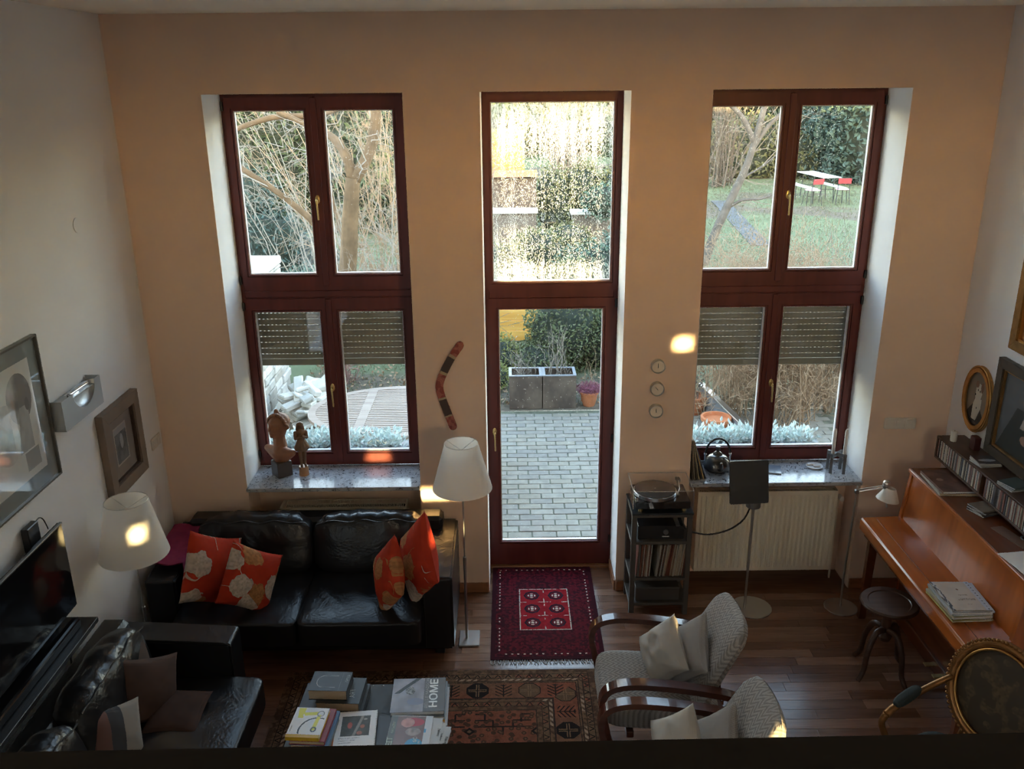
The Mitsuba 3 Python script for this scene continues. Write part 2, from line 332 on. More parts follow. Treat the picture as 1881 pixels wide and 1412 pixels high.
# door
dn = struct('door_1', frame_of(DR[0], DR[1], 0.0, OT, 0.03, 0.365, NY + .03, .002, wb=0.018), M['mahog'])
put(dn + '__transom', cat(box(DR[0] + .03, DR[1] - .03, .358, NY + .03, 2.19, 2.255, .004)), M['mahog'])
sash(dn, DR[0] + .02, DR[1] - .02, 2.235, OT - .02, -0.105, 0.727, 2.313, 3.528, nm='fanlight_sash')
sash(dn, DR[0] + .02, DR[1] - .02, 0.02, 2.196, -0.069, 0.682, 0.227, 2.106, nm='leaf')
handle(dn, -0.113, 1.165, .355, L=.14)
for z in (2.15, 1.1, .25): hinge(dn, DR[1] - .012, z)
put(dn + '__threshold', box(DR[0], DR[1], .33, .47, -0.02, .018, .004), M['base_wood'])
# granite sills
for (a, b), lab in ((WL, 'speckled grey granite window sill under the left window'), (WR, 'speckled grey granite window sill under the right window')):
    one('window_sill', box(a + .002, b - .002, -0.035, 0.372, SZ - .03, SZ, .004), M['granite'], lab, 'window sill')

# ------------------------------------------------------------------ outdoors: ground, paving, walls
def twigs(P, R, seg=3):
    """many thin tubes at once: P (n, k, 3) polylines, R (n, k) radii"""
    P = np.asarray(P, float); n, k = P.shape[:2]
    t = np.gradient(P, axis=1); t /= np.maximum(np.linalg.norm(t, axis=2, keepdims=True), 1e-9)
    ref = np.broadcast_to(np.array([0.31, 0.77, 0.55]), t.shape)
    u = np.cross(t, ref); u /= np.maximum(np.linalg.norm(u, axis=2, keepdims=True), 1e-9); w = np.cross(t, u)
    a = np.arange(seg) * 2 * np.pi / seg
    V = P[:, :, None] + np.asarray(R)[:, :, None, None] * (np.cos(a)[None, None, :, None] * u[:, :, None] + np.sin(a)[None, None, :, None] * w[:, :, None])
    idx = np.arange(n * k * seg).reshape(n, k, seg); F = []
    for j in range(seg):
        j2 = (j + 1) % seg
        A, B, C_, D = idx[:, :-1, j], idx[:, :-1, j2], idx[:, 1:, j2], idx[:, 1:, j]
        F += [np.stack([A, B, C_], -1).reshape(-1, 3), np.stack([A, C_, D], -1).reshape(-1, 3)]
    return trimesh.Trimesh(V.reshape(-1, 3), np.vstack(F), process=False)
def leaves(P, size, g, up=0.3, aspect=0.45, dirs=None):
    """rhombic leaves at the points P"""
    P = np.asarray(P, float); n = len(P); size = np.broadcast_to(size, (n,))[:, None]
    d = g.normal(size=(n, 3)) if dirs is None else np.asarray(dirs) + g.normal(size=(n, 3)) * .35
    d[:, 2] += up; d /= np.linalg.norm(d, axis=1, keepdims=True)
    s = np.cross(d, g.normal(size=(n, 3))); s /= np.linalg.norm(s, axis=1, keepdims=True); nn = np.cross(d, s)
    V = np.stack([P, P + d * size * .5 + s * size * aspect * .5, P + d * size + nn * size * .12, P + d * size * .5 - s * size * aspect * .5], 1)
    i = np.arange(n)[:, None] * 4
    return trimesh.Trimesh(V.reshape(-1, 3), np.vstack([i + [0, 1, 2], i + [0, 2, 3]]), process=False)
def in_ell(n, c, r, g, shell=0.55):
    d = g.normal(size=(n, 3)); d /= np.linalg.norm(d, axis=1, keepdims=True)
    q = g.uniform(shell, 1, n) ** (1 / 2)
    P = d * q[:, None] * r
    P *= (0.82 + 0.36 * meshkit.fbm(d * 3.1 + np.array(c), 3))[:, None]
    return P + np.array(c)
def arch(n, base, spread, h, r0, g, k=6, lean=(0, 0), droop=.5, wig=.06):
    """arching stems from a base patch"""
    b = np.array(base) + np.stack([g.normal(size=n) * spread[0] * .35, g.normal(size=n) * spread[1] * .35, np.zeros(n)], 1)
    az = g.uniform(0, 2 * np.pi, n); L = h * g.uniform(.55, 1.1, n); out = g.uniform(.1, 1, n)
    t = np.linspace(0, 1, k)[None, :]
    x = b[:, :1] + (np.cos(az) * spread[0] * out)[:, None] * t ** 1.5 + lean[0] * t
    y = b[:, 1:2] + (np.sin(az) * spread[1] * out)[:, None] * t ** 1.5 + lean[1] * t
    z = b[:, 2:] + L[:, None] * (t * (1 + droop * .5) - droop * .5 * out[:, None] * t ** 3)
    P = np.stack([x, y, z], -1); P[:, 1:] += g.normal(size=(n, k - 1, 3)) * wig * (L / h)[:, None, None]
    return P, r0 * g.uniform(.5, 1.2, n)[:, None] * (1 - .75 * t)
def side(P, R, per, g, length, k=4):
    """side twigs growing from stems"""
    n, kk = P.shape[:2]; i = np.repeat(np.arange(n), per); j = g.integers(1, kk, len(i)); f = g.uniform(0, 1, len(i))[:, None]
    s = P[i, j - 1] * (1 - f) + P[i, j] * f; d = P[i, j] - P[i, j - 1]; d /= np.linalg.norm(d, axis=1, keepdims=True) + 1e-9
    d = d + g.normal(size=d.shape) * .75; d /= np.linalg.norm(d, axis=1, keepdims=True)
    t = np.linspace(0, 1, k)[None, :, None]; L = (length * g.uniform(.4, 1.2, len(i)))[:, None, None]
    Q = s[:, None] + d[:, None] * t * L; Q[:, 1:] += g.normal(size=(len(i), k - 1, 3)) * length * .07
    r = R[i, j][:, None] * .7 * (1 - .7 * t[..., 0]); return Q, r

DIM = 0.78
M['lawn'] = mat('lawn', proc(lambda p, n, uv: .62 * mix(mix((0.11, 0.14, 0.065), (0.19, 0.215, 0.11), fbm(p.x * 1.3, p.y * 1.3, 0, 3)), mix((0.10, 0.075, 0.05), (0.20, 0.16, 0.11), noise(p.x * 25, p.y * 25, 0)), smoothstep(0.56, 0.74, fbm(p.x * .5 + 3, p.y * .5, 4, 3) + .22 * smoothstep(6.5, 3.5, p.y)) )), 0.95)
M['soil'] = mat('soil', mottled((0.10, 0.08, 0.06), 0.5, 14), 0.95)
M['paver'] = [mat(f'paver_{i}', mottled(c, 0.22, 17), 0.85) for i, c in enumerate([(0.275, 0.245, 0.20), (0.295, 0.265, 0.215), (0.25, 0.225, 0.19), (0.28, 0.245, 0.19)])]
M['joint'] = mat('paving_joint', mottled((0.14, 0.14, 0.095), 0.4, 20), 0.95)
DIM = 0.9
M['limestone'] = [mat(f'limestone_{i}', mottled(c, 0.18, 12), 0.85) for i, c in enumerate([(0.60, 0.57, 0.50), (0.50, 0.48, 0.43), (0.68, 0.65, 0.59), (0.44, 0.40, 0.34)])]
gx = np.linspace(-22, 34, 57); gy = np.concatenate([np.linspace(3.98, 14, 21), np.linspace(16, 62, 24)])
X, Y = np.meshgrid(gx, gy, indexing='ij'); Zg = -0.05 + 0.03 * (meshkit.fbm(np.stack([X * .7, Y * .7, X * 0], -1), 3) - .5)
u_, v_, gf = grid_uv(len(gx), len(gy))
struct('ground', trimesh.Trimesh(np.stack([X.ravel(), Y.ravel(), Zg.ravel()], 1), gf, process=False), M['lawn'], smooth=True)
pv = struct('patio', box(-4.2, 4.6, NY + .06, 3.99, -0.16, -0.058), M['joint'])
BL, BW = 0.212, 0.106
bricks, brest = [], []
y = NY + .08; row = 0
g = np.random.default_rng(11)
while y + BW < 3.99:
    x = -3.0 - (row % 2) * BL / 2 + g.uniform(-.006, .006)
    while x < 3.5:
        q = (x + .005, x + BL - .005, y + .005, y + BW - .005, -0.05 + g.uniform(-.003, .002), g.integers(0, 4))
        (bricks if -.42 < x < 1.12 and y < 3.92 else brest).append(q); x += BL
    y += BW; row += 1
bricks.sort(key=lambda q: q[2]); brest += bricks[298:]; bricks = bricks[:298]
for a, b, c, d, z, k in bricks: put(pv + '__brick', box(a, b, c, d, -.10, z, .004), M['paver'][k])
k = put(pv + '__brick_field', cat([box(a, b, c, d, -.10, z) for a, b, c, d, z, k in brest]), M['paver'][1]); tag(k, kind='stuff')
# pale natural stone garden wall on the left, built of separate blocks
gw = thing('garden_wall', 'pale rough stone block wall at the left edge of the terrace', 'wall')
put(gw + '__core', box(-3.20, -2.80, .5, 4.70, -.15, 1.60), M['limestone'][3])
put(gw + '__coping', box(-3.26, -2.74, .5, 4.78, 1.60, 1.69, .01), M['limestone'][2])
z = -.06; g = np.random.default_rng(5)
while z < 1.57:
    h = g.uniform(.085, .13); h = min(h, 1.60 - z); y = 4.74
    while y > .75:
        L = g.uniform(.16, .38); d = g.uniform(-.012, .012)
        if y > 2.3: put(gw + '__stone', box(-2.84, -2.745 + d, y - L + .006, y - .004, z + .004, z + h - .006, .012), M['limestone'][g.integers(0, 4)])
        y -= L
    z += h
x = -2.76; z = -.06
for x0, x1 in ((-3.2, -3.0), (-3.0, -2.76)):
    z = -.06
    while z < 1.55:
        h = min(g.uniform(.1, .15), 1.6 - z); put(gw + '__stone', box(x0 + .004, x1 - .004, 4.68, 4.765 + g.uniform(-.01, .01), z + .004, z + h - .006, .012), M['limestone'][g.integers(0, 4)]); z += h
# heap of split white stones
sp = thing('stone_heap', 'heap of split white stone slabs stacked beside the wooden garden table', 'stone pile')
g = np.random.default_rng(21)
for i in range(64):
    L, W_, H_ = g.uniform(.22, .46), g.uniform(.10, .2), g.uniform(.035, .075)
    lay = i / 64; r = .36 * (1 - lay * .5); a = g.uniform(0, 2 * np.pi); q = g.uniform(.2, 1) * r
    m = boxc((0, 0, 0), (L, W_, H_), .012); v = m.vertices; m.vertices = v * (1 + .16 * (meshkit.noise(v * 9 + i)[:, None] - .5))
    m = rot(m, (1, 0, 0), g.uniform(-28, 28)); m = rot(m, (0, 1, 0), g.uniform(-26, 26)); m = rot(m, (0, 0, 1), g.uniform(0, 180) if g.random() < .5 else 60 + g.uniform(-25, 25))
    put(sp + '__slab', mv(m, -2.26 + q * math.cos(a) * .8, 3.66 + q * math.sin(a) * 1.2, .02 + lay * .40), M['limestone'][g.integers(0, 3)])
# oval slatted garden table
M['teak'] = mat('teak', wood((0.25, 0.185, 0.145), (0.35, 0.27, 0.215), 'x', 12), 0.7)
M['teak_red'] = mat('teak_red', wood((0.35, 0.12, 0.05), (0.45, 0.17, 0.07), 'x', 12), 0.6)
gt = thing('garden_table', 'oval slatted wooden garden table outside the left window', 'table')
cx, cy, ra, rb_ = -1.02, 2.09, .90, .68
ov = affinity.scale(sg.Point(0, 0).buffer(1, 48), ra, rb_); ov = affinity.translate(ov, cx, cy)
inn = affinity.translate(affinity.scale(sg.Point(0, 0).buffer(1, 48), ra - .075, rb_ - .075), cx, cy)
put(gt + '__rim', extr(ov.difference(inn), .028, 'z', .672), M['teak'])
beams = [sg.box(cx - .40, 0, cx - .31, 5), sg.box(cx + .31, 0, cx + .40, 5)]
for b in beams: put(gt + '__beam', extr(b.intersection(inn), .028, 'z', .672), M['teak'])
y = cy - rb_ + .085
while y < cy + rb_ - .08:
    s = sg.box(cx - 2, y, cx + 2, y + .033).intersection(inn.buffer(-.002))
    for b in beams: s = s.difference(b.buffer(.002))
    for q in getattr(s, 'geoms', [s]): put(gt + '__slat', extr(q, .022, 'z', .676), M['teak'])
    y += .047
put(gt + '__apron', cat(box(cx - .62, cx + .62, cy - .46, cy - .43, .58, .672), box(cx - .62, cx + .62, cy + .43, cy + .46, .58, .672), box(cx - .62, cx - .59, cy - .43, cy + .43, .58, .672)), M['teak_red'])
for a in (-.58, .58):
    for b in (-.42, .42): put(gt + '__leg', box(cx + a - .03, cx + a + .03, cy + b - .03, cy + b + .03, -.05, .672, .004), M['teak_red'])
DIM = 1.0
# planting boxes on the outer sills with silver leaved plants
M['silver_leaf'] = mat('silver_leaf', mottled((0.62, 0.69, 0.66), 0.22, 40), 0.8)
M['zinc'] = mat('zinc', mottled((0.17, 0.175, 0.185), 0.15, 8), 0.45)
M['zinc_dark'] = mat('zinc_dark', proc(lambda p, n, uv: mix((0.07, 0.05, 0.038), (0.13, 0.098, 0.072), smoothstep(.3, .7, fbm(p.x * 7, p.y * 7, p.z * 4, 4)))), 0.6)
for (a, b), lab, plab, seed in ((WL, 'window box outside the left window with silver leaved plants', 'silver leaved ragwort plants in the window box of the left window', 31), (WR, 'window box outside the right window with silver leaved plants', 'silver leaved ragwort plants in the window box of the right window', 32)):
    g = np.random.default_rng(seed)
    one('window_box', cat(frame_of(a + .04, b - .14, .83, .97, .008, .53, .66, .001), box(a + .04, b - .14, .53, .538, .83, .965), box(a + .04, b - .14, .652, .66, .83, .965), box(a + .04, b - .14, .53, .66, .83, .93)), M['zinc'], lab, 'planter')
    P, D = [], []
    for i in range(64):
        c = np.array([g.uniform(a + .08, b - .2), g.uniform(.545, .65), .93 + g.uniform(0, .03)]); n = 26
        t = g.uniform(.2, 1, n); az = g.uniform(0, 6.28, n); d = np.stack([np.cos(az) * .8, np.sin(az) * .8, g.uniform(.3, 1.2, n)], 1)
        P.append(c + d * (t * .115)[:, None]); D.append(d)
    k = one('silver_plants', leaves(np.vstack(P), .05, g, .1, .5, np.vstack(D)), M['silver_leaf'], plab, 'plants'); tag(k, kind='stuff')
# two zinc planters with bare shrubs, and terracotta pots
M['twig_dark'] = mat('twig_dark', (0.14, 0.115, 0.09), 0.9)
M['twig_grey'] = mat('twig_grey', (0.22, 0.185, 0.15), 0.85)
M['twig_tan'] = mat('twig_tan', (0.33, 0.225, 0.14), 0.85)
M['twig_pale'] = mat('twig_pale', (0.29, 0.25, 0.20), 0.85)
M['bark'] = mat('bark', mottled((0.15, 0.092, 0.045), 0.45, 9), 0.9)
M['bark_grey'] = mat('bark_grey', mottled((0.11, 0.095, 0.08), 0.4, 7), 0.9)
M['terracotta'] = mat('terracotta', mottled((0.48, 0.17, 0.07), 0.15, 9), 0.75)
for i, (x0, x1) in enumerate(((0.0, .388), (.398, .79))):
    g = np.random.default_rng(40 + i)
    lab = ('left', 'right')[i]
    p = thing('zinc_planter', f'dark metal cube planter with a bare shrub, {lab} one of the pair outside the door', 'planter')
    y0, y1 = 4.035, 4.36
    put(p + '__box', cat(box(x0, x1, y0, y0 + .012, -.04, .36), box(x0, x1, y1 - .012, y1, -.04, .36), box(x0, x0 + .012, y0, y1, -.04, .36), box(x1 - .012, x1, y0, y1, -.04, .36), box(x0, x1, y0, y1, -.045, -.03)), M['zinc_dark'])
    put(p + '__rim', extr(sg.box(x0 - .004, y0 - .004, x1 + .004, y1 + .004).difference(sg.box(x0 + .032, y0 + .03, x1 - .032, y1 - .03)), .012, 'z', .36), M['zinc'])
    put(p + '__soil', box(x0 + .012, x1 - .012, y0 + .012, y1 - .012, -.02, .27), M['soil'])
    P, R = arch(14, ((x0 + x1) / 2, (y0 + y1) / 2, .27), (.22, .16), .62 if i else .42, .006, g, 6, droop=.2, wig=.025)
    Q, q = side(P, R, 6, g, .16)
    put(p + '__bare_shrub', cat(twigs(P, R), twigs(Q, q)), M['twig_grey'])
def pot(c, r, h, name, lab, rim=True):
    p = thing('terracotta_pot', lab, 'flower pot')
    put(p + '__pot', lathe([[0, 0], [r * .62, 0], [r * .88, h * .45], [r * .96, h * .84], [r * 1.08, h * .85], [r * 1.1, h * .98], [r * 1.06, h], [r * .93, h], [r * .9, h * .86], [0, h * .86]], 40, c), M['terracotta'], smooth=40)
    return p
M['heather'] = mat('heather', mottled((0.25, 0.085, 0.12), 0.4, 30), 0.9)
g = np.random.default_rng(51)
p1 = pot((.955, 4.14, -.05), .105, .185, 'pot', 'round terracotta pot with purple heather to the right of the zinc planters')
put(p1 + '__heather', leaves(in_ell(1500, (.955, 4.14, .17), (.16, .15, .07), g, .1), .03, g, .5, .3), M['heather'])
P, R = arch(5, (.96, 4.14, .12), (.10, .05), .65, .005, g, 6, droop=.05, wig=.02); put(p1 + '__stem', twigs(P, R), M['twig_tan'])
p2 = pot((2.22, 3.02, -.05), .15, .28, 'pot', 'empty terracotta pot seen behind the silver plants of the right window')
put(p2 + '__soil', disc((2.22, 3.02, .16), .125, .01), M['soil'])
p3 = pot((2.16, 3.86, -.05), .15, .22, 'pot', 'terracotta pot with a small grey shrub at the left edge of the right window')
P, R = arch(26, (2.16, 3.86, .15), (.2, .2), .35, .004, g, 5, droop=.3, wig=.03); put(p3 + '__bare_shrub', cat(twigs(P, R), leaves(in_ell(260, (2.16, 3.86, .35), (.16, .16, .14), g, .1), .03, g)), M['bark_grey'])
# low metal capped bed edge
be = thing('bed_edge', 'low metal capped edging running diagonally outside the right window', 'garden edging')
d = np.array([2.52 - 2.27, 2.1 - 4.05]); ang = math.degrees(math.atan2(d[1], d[0]))
put(be + '__cap', mv(rot(boxc((0, 0, .25), (1.97, .075, .018), .003), (0, 0, 1), ang), 2.395, 3.07, 0), M['steel'])
put(be + '__board', mv(rot(boxc((0, 0, .10), (1.95, .04, .30)), (0, 0, 1), ang), 2.395, 3.07, 0), M['zinc'])

# ------------------------------------------------------------------ outdoors: plants
def shrub(name, lab, base, spread, h, n, per, seed, m, r0=.009, ln=.3, droop=.5, group=None, per2=0, wig=.06):
    g = np.random.default_rng(seed)
    P, R = arch(n, base, spread, h, r0, g, 7, droop=droop, wig=wig); ms = [twigs(P, R)]
    Q, q = side(P, R, per, g, ln); ms.append(twigs(Q, q))
    if per2: Q2, q2 = side(Q, q, per2, g, ln * .6, 3); ms.append(twigs(Q2, q2))
    return one(name, cat(ms), m, lab, 'shrub', group)
g = np.random.default_rng(61); ms = []
for bx_, by_, lx in ((2.55, 3.75, -.35), (3.2, 3.6, -.2), (3.8, 3.9, -.5), (2.9, 4.3, -.2), (3.5, 4.4, -.3)):
    n = 40; az = g.uniform(0, 6.283, n); out = g.uniform(.1, .75, n); L = g.uniform(1.0, 1.85, n); t = np.linspace(0, 1, 8)[None]
    x = bx_ + g.normal(size=(n, 1)) * .15 + (np.cos(az) * out)[:, None] * t + lx * t ** 2; y = by_ + g.normal(size=(n, 1)) * .12 + (np.sin(az) * out * .6)[:, None] * t
    z = -.05 + L[:, None] * (1.75 * t - .8 * t ** 2.2); P = np.stack([x, y, z], -1); P[:, 1:] += np.cumsum(g.normal(size=(n, 7, 3)) * .03, 1); P[..., 2] = np.maximum(P[..., 2], -.04)
    R = .008 * g.uniform(.6, 1.3, n)[:, None] * (1 - .65 * t); ms.append(twigs(P, R))
    for per, ln in ((9, .55), (4, .32)): P, R = side(P, R, per, g, ln, 5); R = np.maximum(R, .0022); ms.append(twigs(P, R))
one('bare_shrub', cat(ms), M['twig_tan'], 'dense tangle of bare brown twigs filling the right window above its window box', 'shrub')
shrub('bare_shrub', 'bare greyish shrub at the right edge behind the brown tangle', (4.3, 4.7, -.05), (.9, .8), 1.7, 110, 8, 62, M['twig_grey'], .008, .4, .8)
shrub('bare_shrub', 'reddish bare shrub between the stone wall and the garden tree', (-2.25, 5.15, -.05), (.26, .25), .8, 60, 8, 63, mat('twig_red', (0.27, 0.15, 0.13), .9), .006, .22, .5)
def tree(name, lab, limbs, m, mt, seed, per=(6, 5, 3), ln=(1.0, .5, .28)):
    """limbs: list of (points, r0, r1)"""
    g = np.random.default_rng(seed); t = thing(name, lab, 'tree'); tw = []
    for i, (pts, r0, r1) in enumerate(limbs):
        c = curve(pts, 16); put(t + ('__trunk' if i == 0 else '__limb'), tube(c, np.linspace(r0, r1, len(c)), 10), m, smooth=True)
        P = c[None, ::max(1, len(c) // 7)]; R = np.linspace(r0, r1, P.shape[1])[None]
        R = np.minimum(R, .013)
        for a, L in zip(per, ln):
            P, R = side(P, R, a, g, L, 5); tw.append(twigs(P, R))
    k = put(t + '__twigs', cat(tw), mt); tag(k, kind='stuff'); return t
tree('bare_tree', 'bare brown garden tree with forked trunk behind the left window', [
    ([(-2.25, 4.75, -.05), (-2.08, 4.6, .7), (-1.90, 4.5, 1.53), (-1.82, 4.5, 2.17), (-1.76, 4.5, 2.62)], .125, .085),
    ([(-1.76, 4.5, 2.60), (-1.82, 4.5, 2.86), (-1.95, 4.55, 3.05), (-2.15, 4.6, 3.15), (-2.6, 4.7, 3.35)], .065, .03),
    ([(-1.76, 4.5, 2.58), (-1.58, 4.5, 2.86), (-1.47, 4.5, 3.2), (-1.45, 4.5, 3.7), (-1.5, 4.5, 4.4)], .075, .045),
    ([(-2.0, 4.55, 1.1), (-2.2, 4.6, 1.95), (-2.45, 4.6, 2.28), (-2.8, 4.6, 2.56), (-3.3, 4.6, 2.9)], .04, .03),
    ([(-2.0, 4.55, .9), (-1.98, 4.9, 1.6), (-2.15, 5.2, 2.3), (-2.3, 5.4, 3.2)], .03, .012),
    ([(-1.46, 4.5, 3.55), (-1.8, 4.6, 3.42), (-2.2, 4.7, 3.30), (-2.7, 4.8, 3.28), (-3.3, 4.9, 3.1)], .045, .03)], M['bark'], M['twig_pale'], 71, (5, 4, 2), (.9, .5, .25))
def thicket(name, lab, base, lean, spread, h, n, seed, m, r0=.014, group=None):
    g = np.random.default_rng(seed); az = g.uniform(0, 6.283, n); out = g.uniform(.15, 1, n); L = h * g.uniform(.6, 1.1, n); t = np.linspace(0, 1, 7)[None]
    b = np.array(base) + np.stack([g.normal(size=n) * .3, g.normal(size=n) * .25, g.uniform(-.1, .4, n) * 0], 1)
    x = b[:, :1] + (np.cos(az) * spread * out)[:, None] * t ** 1.15 + lean[0] * t; y = b[:, 1:2] + (np.sin(az) * spread * out * .6)[:, None] * t + lean[1] * t
    z = b[:, 2:] + L[:, None] * t ** .92; P = np.stack([x, y, z], -1); P[:, 1:] += np.cumsum(g.normal(size=(n, 6, 3)) * .035, 1)
    R = r0 * g.uniform(.5, 1.2, n)[:, None] * (1 - .7 * t); ms = [twigs(P, R)]
    for per, ln in ((7, .8), (4, .42), (1, .25)): P, R = side(P, R, per, g, ln); R = np.maximum(R, .0028); ms.append(twigs(P, R))
    return one(name, cat(ms), m, lab, 'shrub', group)
thicket('thicket_shrub', 'pale bare thicket leaning left above the dark conifer in the left window', (-2.35, 6.3, -.05), (-1.1, .2), 1.1, 3.9, 13, 72, M['twig_pale'])
thicket('thicket_shrub', 'pale bare thicket right of the trunk in the left window', (-1.15, 6.0, -.05), (.1, .2), .9, 3.6, 26, 73, M['twig_pale'])
thicket('thicket_shrub', 'brownish bare thicket farther back behind the garden tree', (-2.0, 8.6, -.05), (-.5, 0), 2.0, 4.4, 30, 74, M['twig_tan'])
tree('bare_tree', 'slender bare tree leaning to the right on the lawn behind the right window', [
    ([(4.02, 12.5, -.4), (4.25, 12.5, .45), (4.52, 12.5, 1.15), (4.78, 12.5, 1.75), (4.95, 12.5, 2.3), (5.12, 12.5, 3.1), (5.3, 12.6, 4.2)], .10, .05),
    ([(4.50, 12.5, 1.10), (4.80, 12.45, 1.28), (5.2, 12.4, 1.32), (5.6, 12.4, 1.5)], .035, .012),
    ([(4.95, 12.5, 2.3), (5.25, 12.5, 2.75), (5.6, 12.5, 3.1), (6.1, 12.5, 3.6)], .05, .02),
    ([(4.98, 12.5, 2.4), (4.7, 12.5, 2.9), (4.3, 12.5, 3.25), (3.9, 12.5, 3.5)], .06, .03),
    ([(4.75, 12.5, 1.7), (5.2, 12.4, 2.0), (5.7, 12.3, 2.5)], .025, .01)], M['bark_grey'], M['twig_grey'], 75, (5, 4, 2), (1.0, .6, .3))
DIM = 0.8
M['needle'] = mat('needle', mottled((0.055, 0.095, 0.075), .45, 5, (0.03, 0.055, 0.05)), .85)
M['leaf_dark'] = mat('leaf_dark', mottled((0.07, 0.10, 0.045), .5, 3, (0.03, 0.045, 0.025)), .8)
M['leaf_mid'] = mat('leaf_mid', mottled((0.12, 0.15, 0.06), .4, 4, (0.06, 0.075, 0.03)), .75)
M['leaf_teal'] = mat('leaf_teal', mottled((0.10, 0.17, 0.12), .4, 6, (0.05, 0.09, 0.07)), .7)
M['leaf_olive'] = mat('leaf_olive', mottled((0.16, 0.17, 0.07), .4, 5, (0.08, 0.085, 0.04)), .8)
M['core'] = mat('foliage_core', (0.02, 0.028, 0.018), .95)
def foliage(name, lab, blobs, m, seed, size, dens=900, cat_='shrub', up=.2, aspect=.45, group=None):
    """leafy plant: rough dark inner boughs and a coat of leaves"""
    g = np.random.default_rng(seed); t = thing(name, lab, cat_, group); P, co = [], []
    for c, r in blobs:
        r = np.array(r, float); n = int(dens * (r[0] * r[1] + r[1] * r[2] + r[0] * r[2]) / (size / .1) ** 2); P.append(in_ell(n, c, r, g, .5))
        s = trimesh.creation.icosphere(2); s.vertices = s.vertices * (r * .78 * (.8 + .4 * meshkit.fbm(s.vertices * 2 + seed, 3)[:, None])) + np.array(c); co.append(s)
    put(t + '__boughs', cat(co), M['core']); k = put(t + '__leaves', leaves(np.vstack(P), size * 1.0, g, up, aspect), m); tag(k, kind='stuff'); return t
foliage('conifer', 'dark blue green spreading conifer behind the left pane of the left window', [((-4.4, 10, .7), (1.1, .9, 1.0)), ((-5.4, 10.3, 1.0), (1.2, .9, 1.1)), ((-3.7, 10.2, .35), (.9, .8, .7)), ((-4.9, 10.4, 1.7), (.8, .7, .6))], M['needle'], 81, .13, 1500, 'conifer', -.2, .3)
foliage('laurel', 'green leafy laurel under the dark conifer behind the left window', [((-3.0, 7.2, .5), (.55, .5, .6)), ((-2.5, 7.0, .35), (.5, .45, .45))], M['leaf_teal'], 82, .07, 1000)
foliage('backdrop_hedge', 'dark mass of tall evergreens far behind the left window', [((-11, 17, 2), (3, 1.5, 4)), ((-7, 18, 2), (3, 1.5, 4.2)), ((-3.5, 18, 1.6), (2.4, 1.5, 3.9))], M['leaf_dark'], 83, .22, 2600, 'trees')
foliage('thuja', 'green thuja bush behind the zinc planters outside the door', [((.75, 5.7, .45), (.55, .5, .62)), ((.45, 5.5, .05), (.5, .4, .35)), ((1.25, 5.8, .25), (.45, .4, .5)), ((.85, 6.0, .9), (.4, .4, .5)), ((1.75, 5.6, .3), (.4, .4, .6))], M['leaf_mid'], 84, .06, 1500, 'shrub', .2, .4)
foliage('boxwood', 'low yellowish green bush to the left of the zinc planters', [((-.35, 4.9, .05), (.4, .35, .3)), ((-.2, 5.6, .1), (.45, .4, .35))], mat('leaf_yellow', mottled((0.27, 0.27, 0.07), .4, 8, (.12, .14, .05)), .75), 85, .04, 900)
foliage('laurel', 'teal green broad leaved shrub in the right half of the upper door pane', [((1.35, 8.2, .5), (.75, .5, .75)), ((2.0, 8.6, .9), (.6, .5, .6)), ((2.1, 13.4, 1.15), (.55, .4, .4))], M['leaf_teal'], 86, .09, 900)
foliage('laurel', 'olive green bush in the left half of the upper door pane', [((-.1, 9.5, .45), (.6, .5, .55)), ((.6, 10.5, .5), (.6, .5, .6)), ((.4, 12.5, .3), (.5, .5, .45)), ((1.3, 12.8, .35), (.6, .5, .5))], M['leaf_olive'], 87, .09, 900)
foliage('clipped_hedge', 'clipped hedge at the far right in the upper door pane', [((2.0, 18, .7), (.8, .6, .95)), ((3.0, 18, .7), (.8, .6, .95)), ((4.0, 18, .7), (.8, .6, .95)), ((1.2, 17.6, .6), (.6, .5, 1.0))], M['leaf_olive'], 88, .12, 1100, 'hedge')
foliage('far_conifer', 'tall dark conifer group behind the lawn table, far right', [((13.6, 27, 2.0), (2.4, 1.6, 3.2)), ((16.5, 28, 2.5), (2.6, 1.6, 3.8)), ((12.2, 29, 1.2), (1.5, 1.2, 2.0)), ((19.5, 29, 2.5), (2.6, 1.6, 4.2))], M['needle'], 89, .26, 3000, 'conifers')
foliage('far_shrubs', 'olive shrubs along the back of the lawn behind the white table', [((9.6, 29.5, .9), (1.6, 1.0, 1.5)), ((11.2, 29, .8), (1.3, 1.0, 1.3)), ((7.4, 30, .8), (1.8, 1, 1.3))], M['leaf_olive'], 90, .2, 1800, 'shrubs')
foliage('far_evergreens', 'distant evergreen belt closing the garden', [((x, 40 + (i % 2) * 3, 2.2), (3.4, 1.6, 4.6 + (i * 7 % 3) * .5)) for i, x in enumerate(range(-12, 34, 5))], M['leaf_dark'], 91, .4, 5200, 'trees')
for i, (b, s) in enumerate((((4.9, 27, -.05), 92), ((7.6, 26.5, -.05), 93), ((2.2, 28, -.05), 94))):
    thicket('far_thicket', ('hazy bare thicket behind the leaning tree, left part', 'hazy bare thicket behind the leaning tree, right part', 'hazy bare thicket at the back left of the lawn')[i], b, (0, 0), 2.6, 5.0, 40, s, (M['twig_grey'], M['twig_dark'], M['twig_grey'])[i], .03)
DIM = 0.6
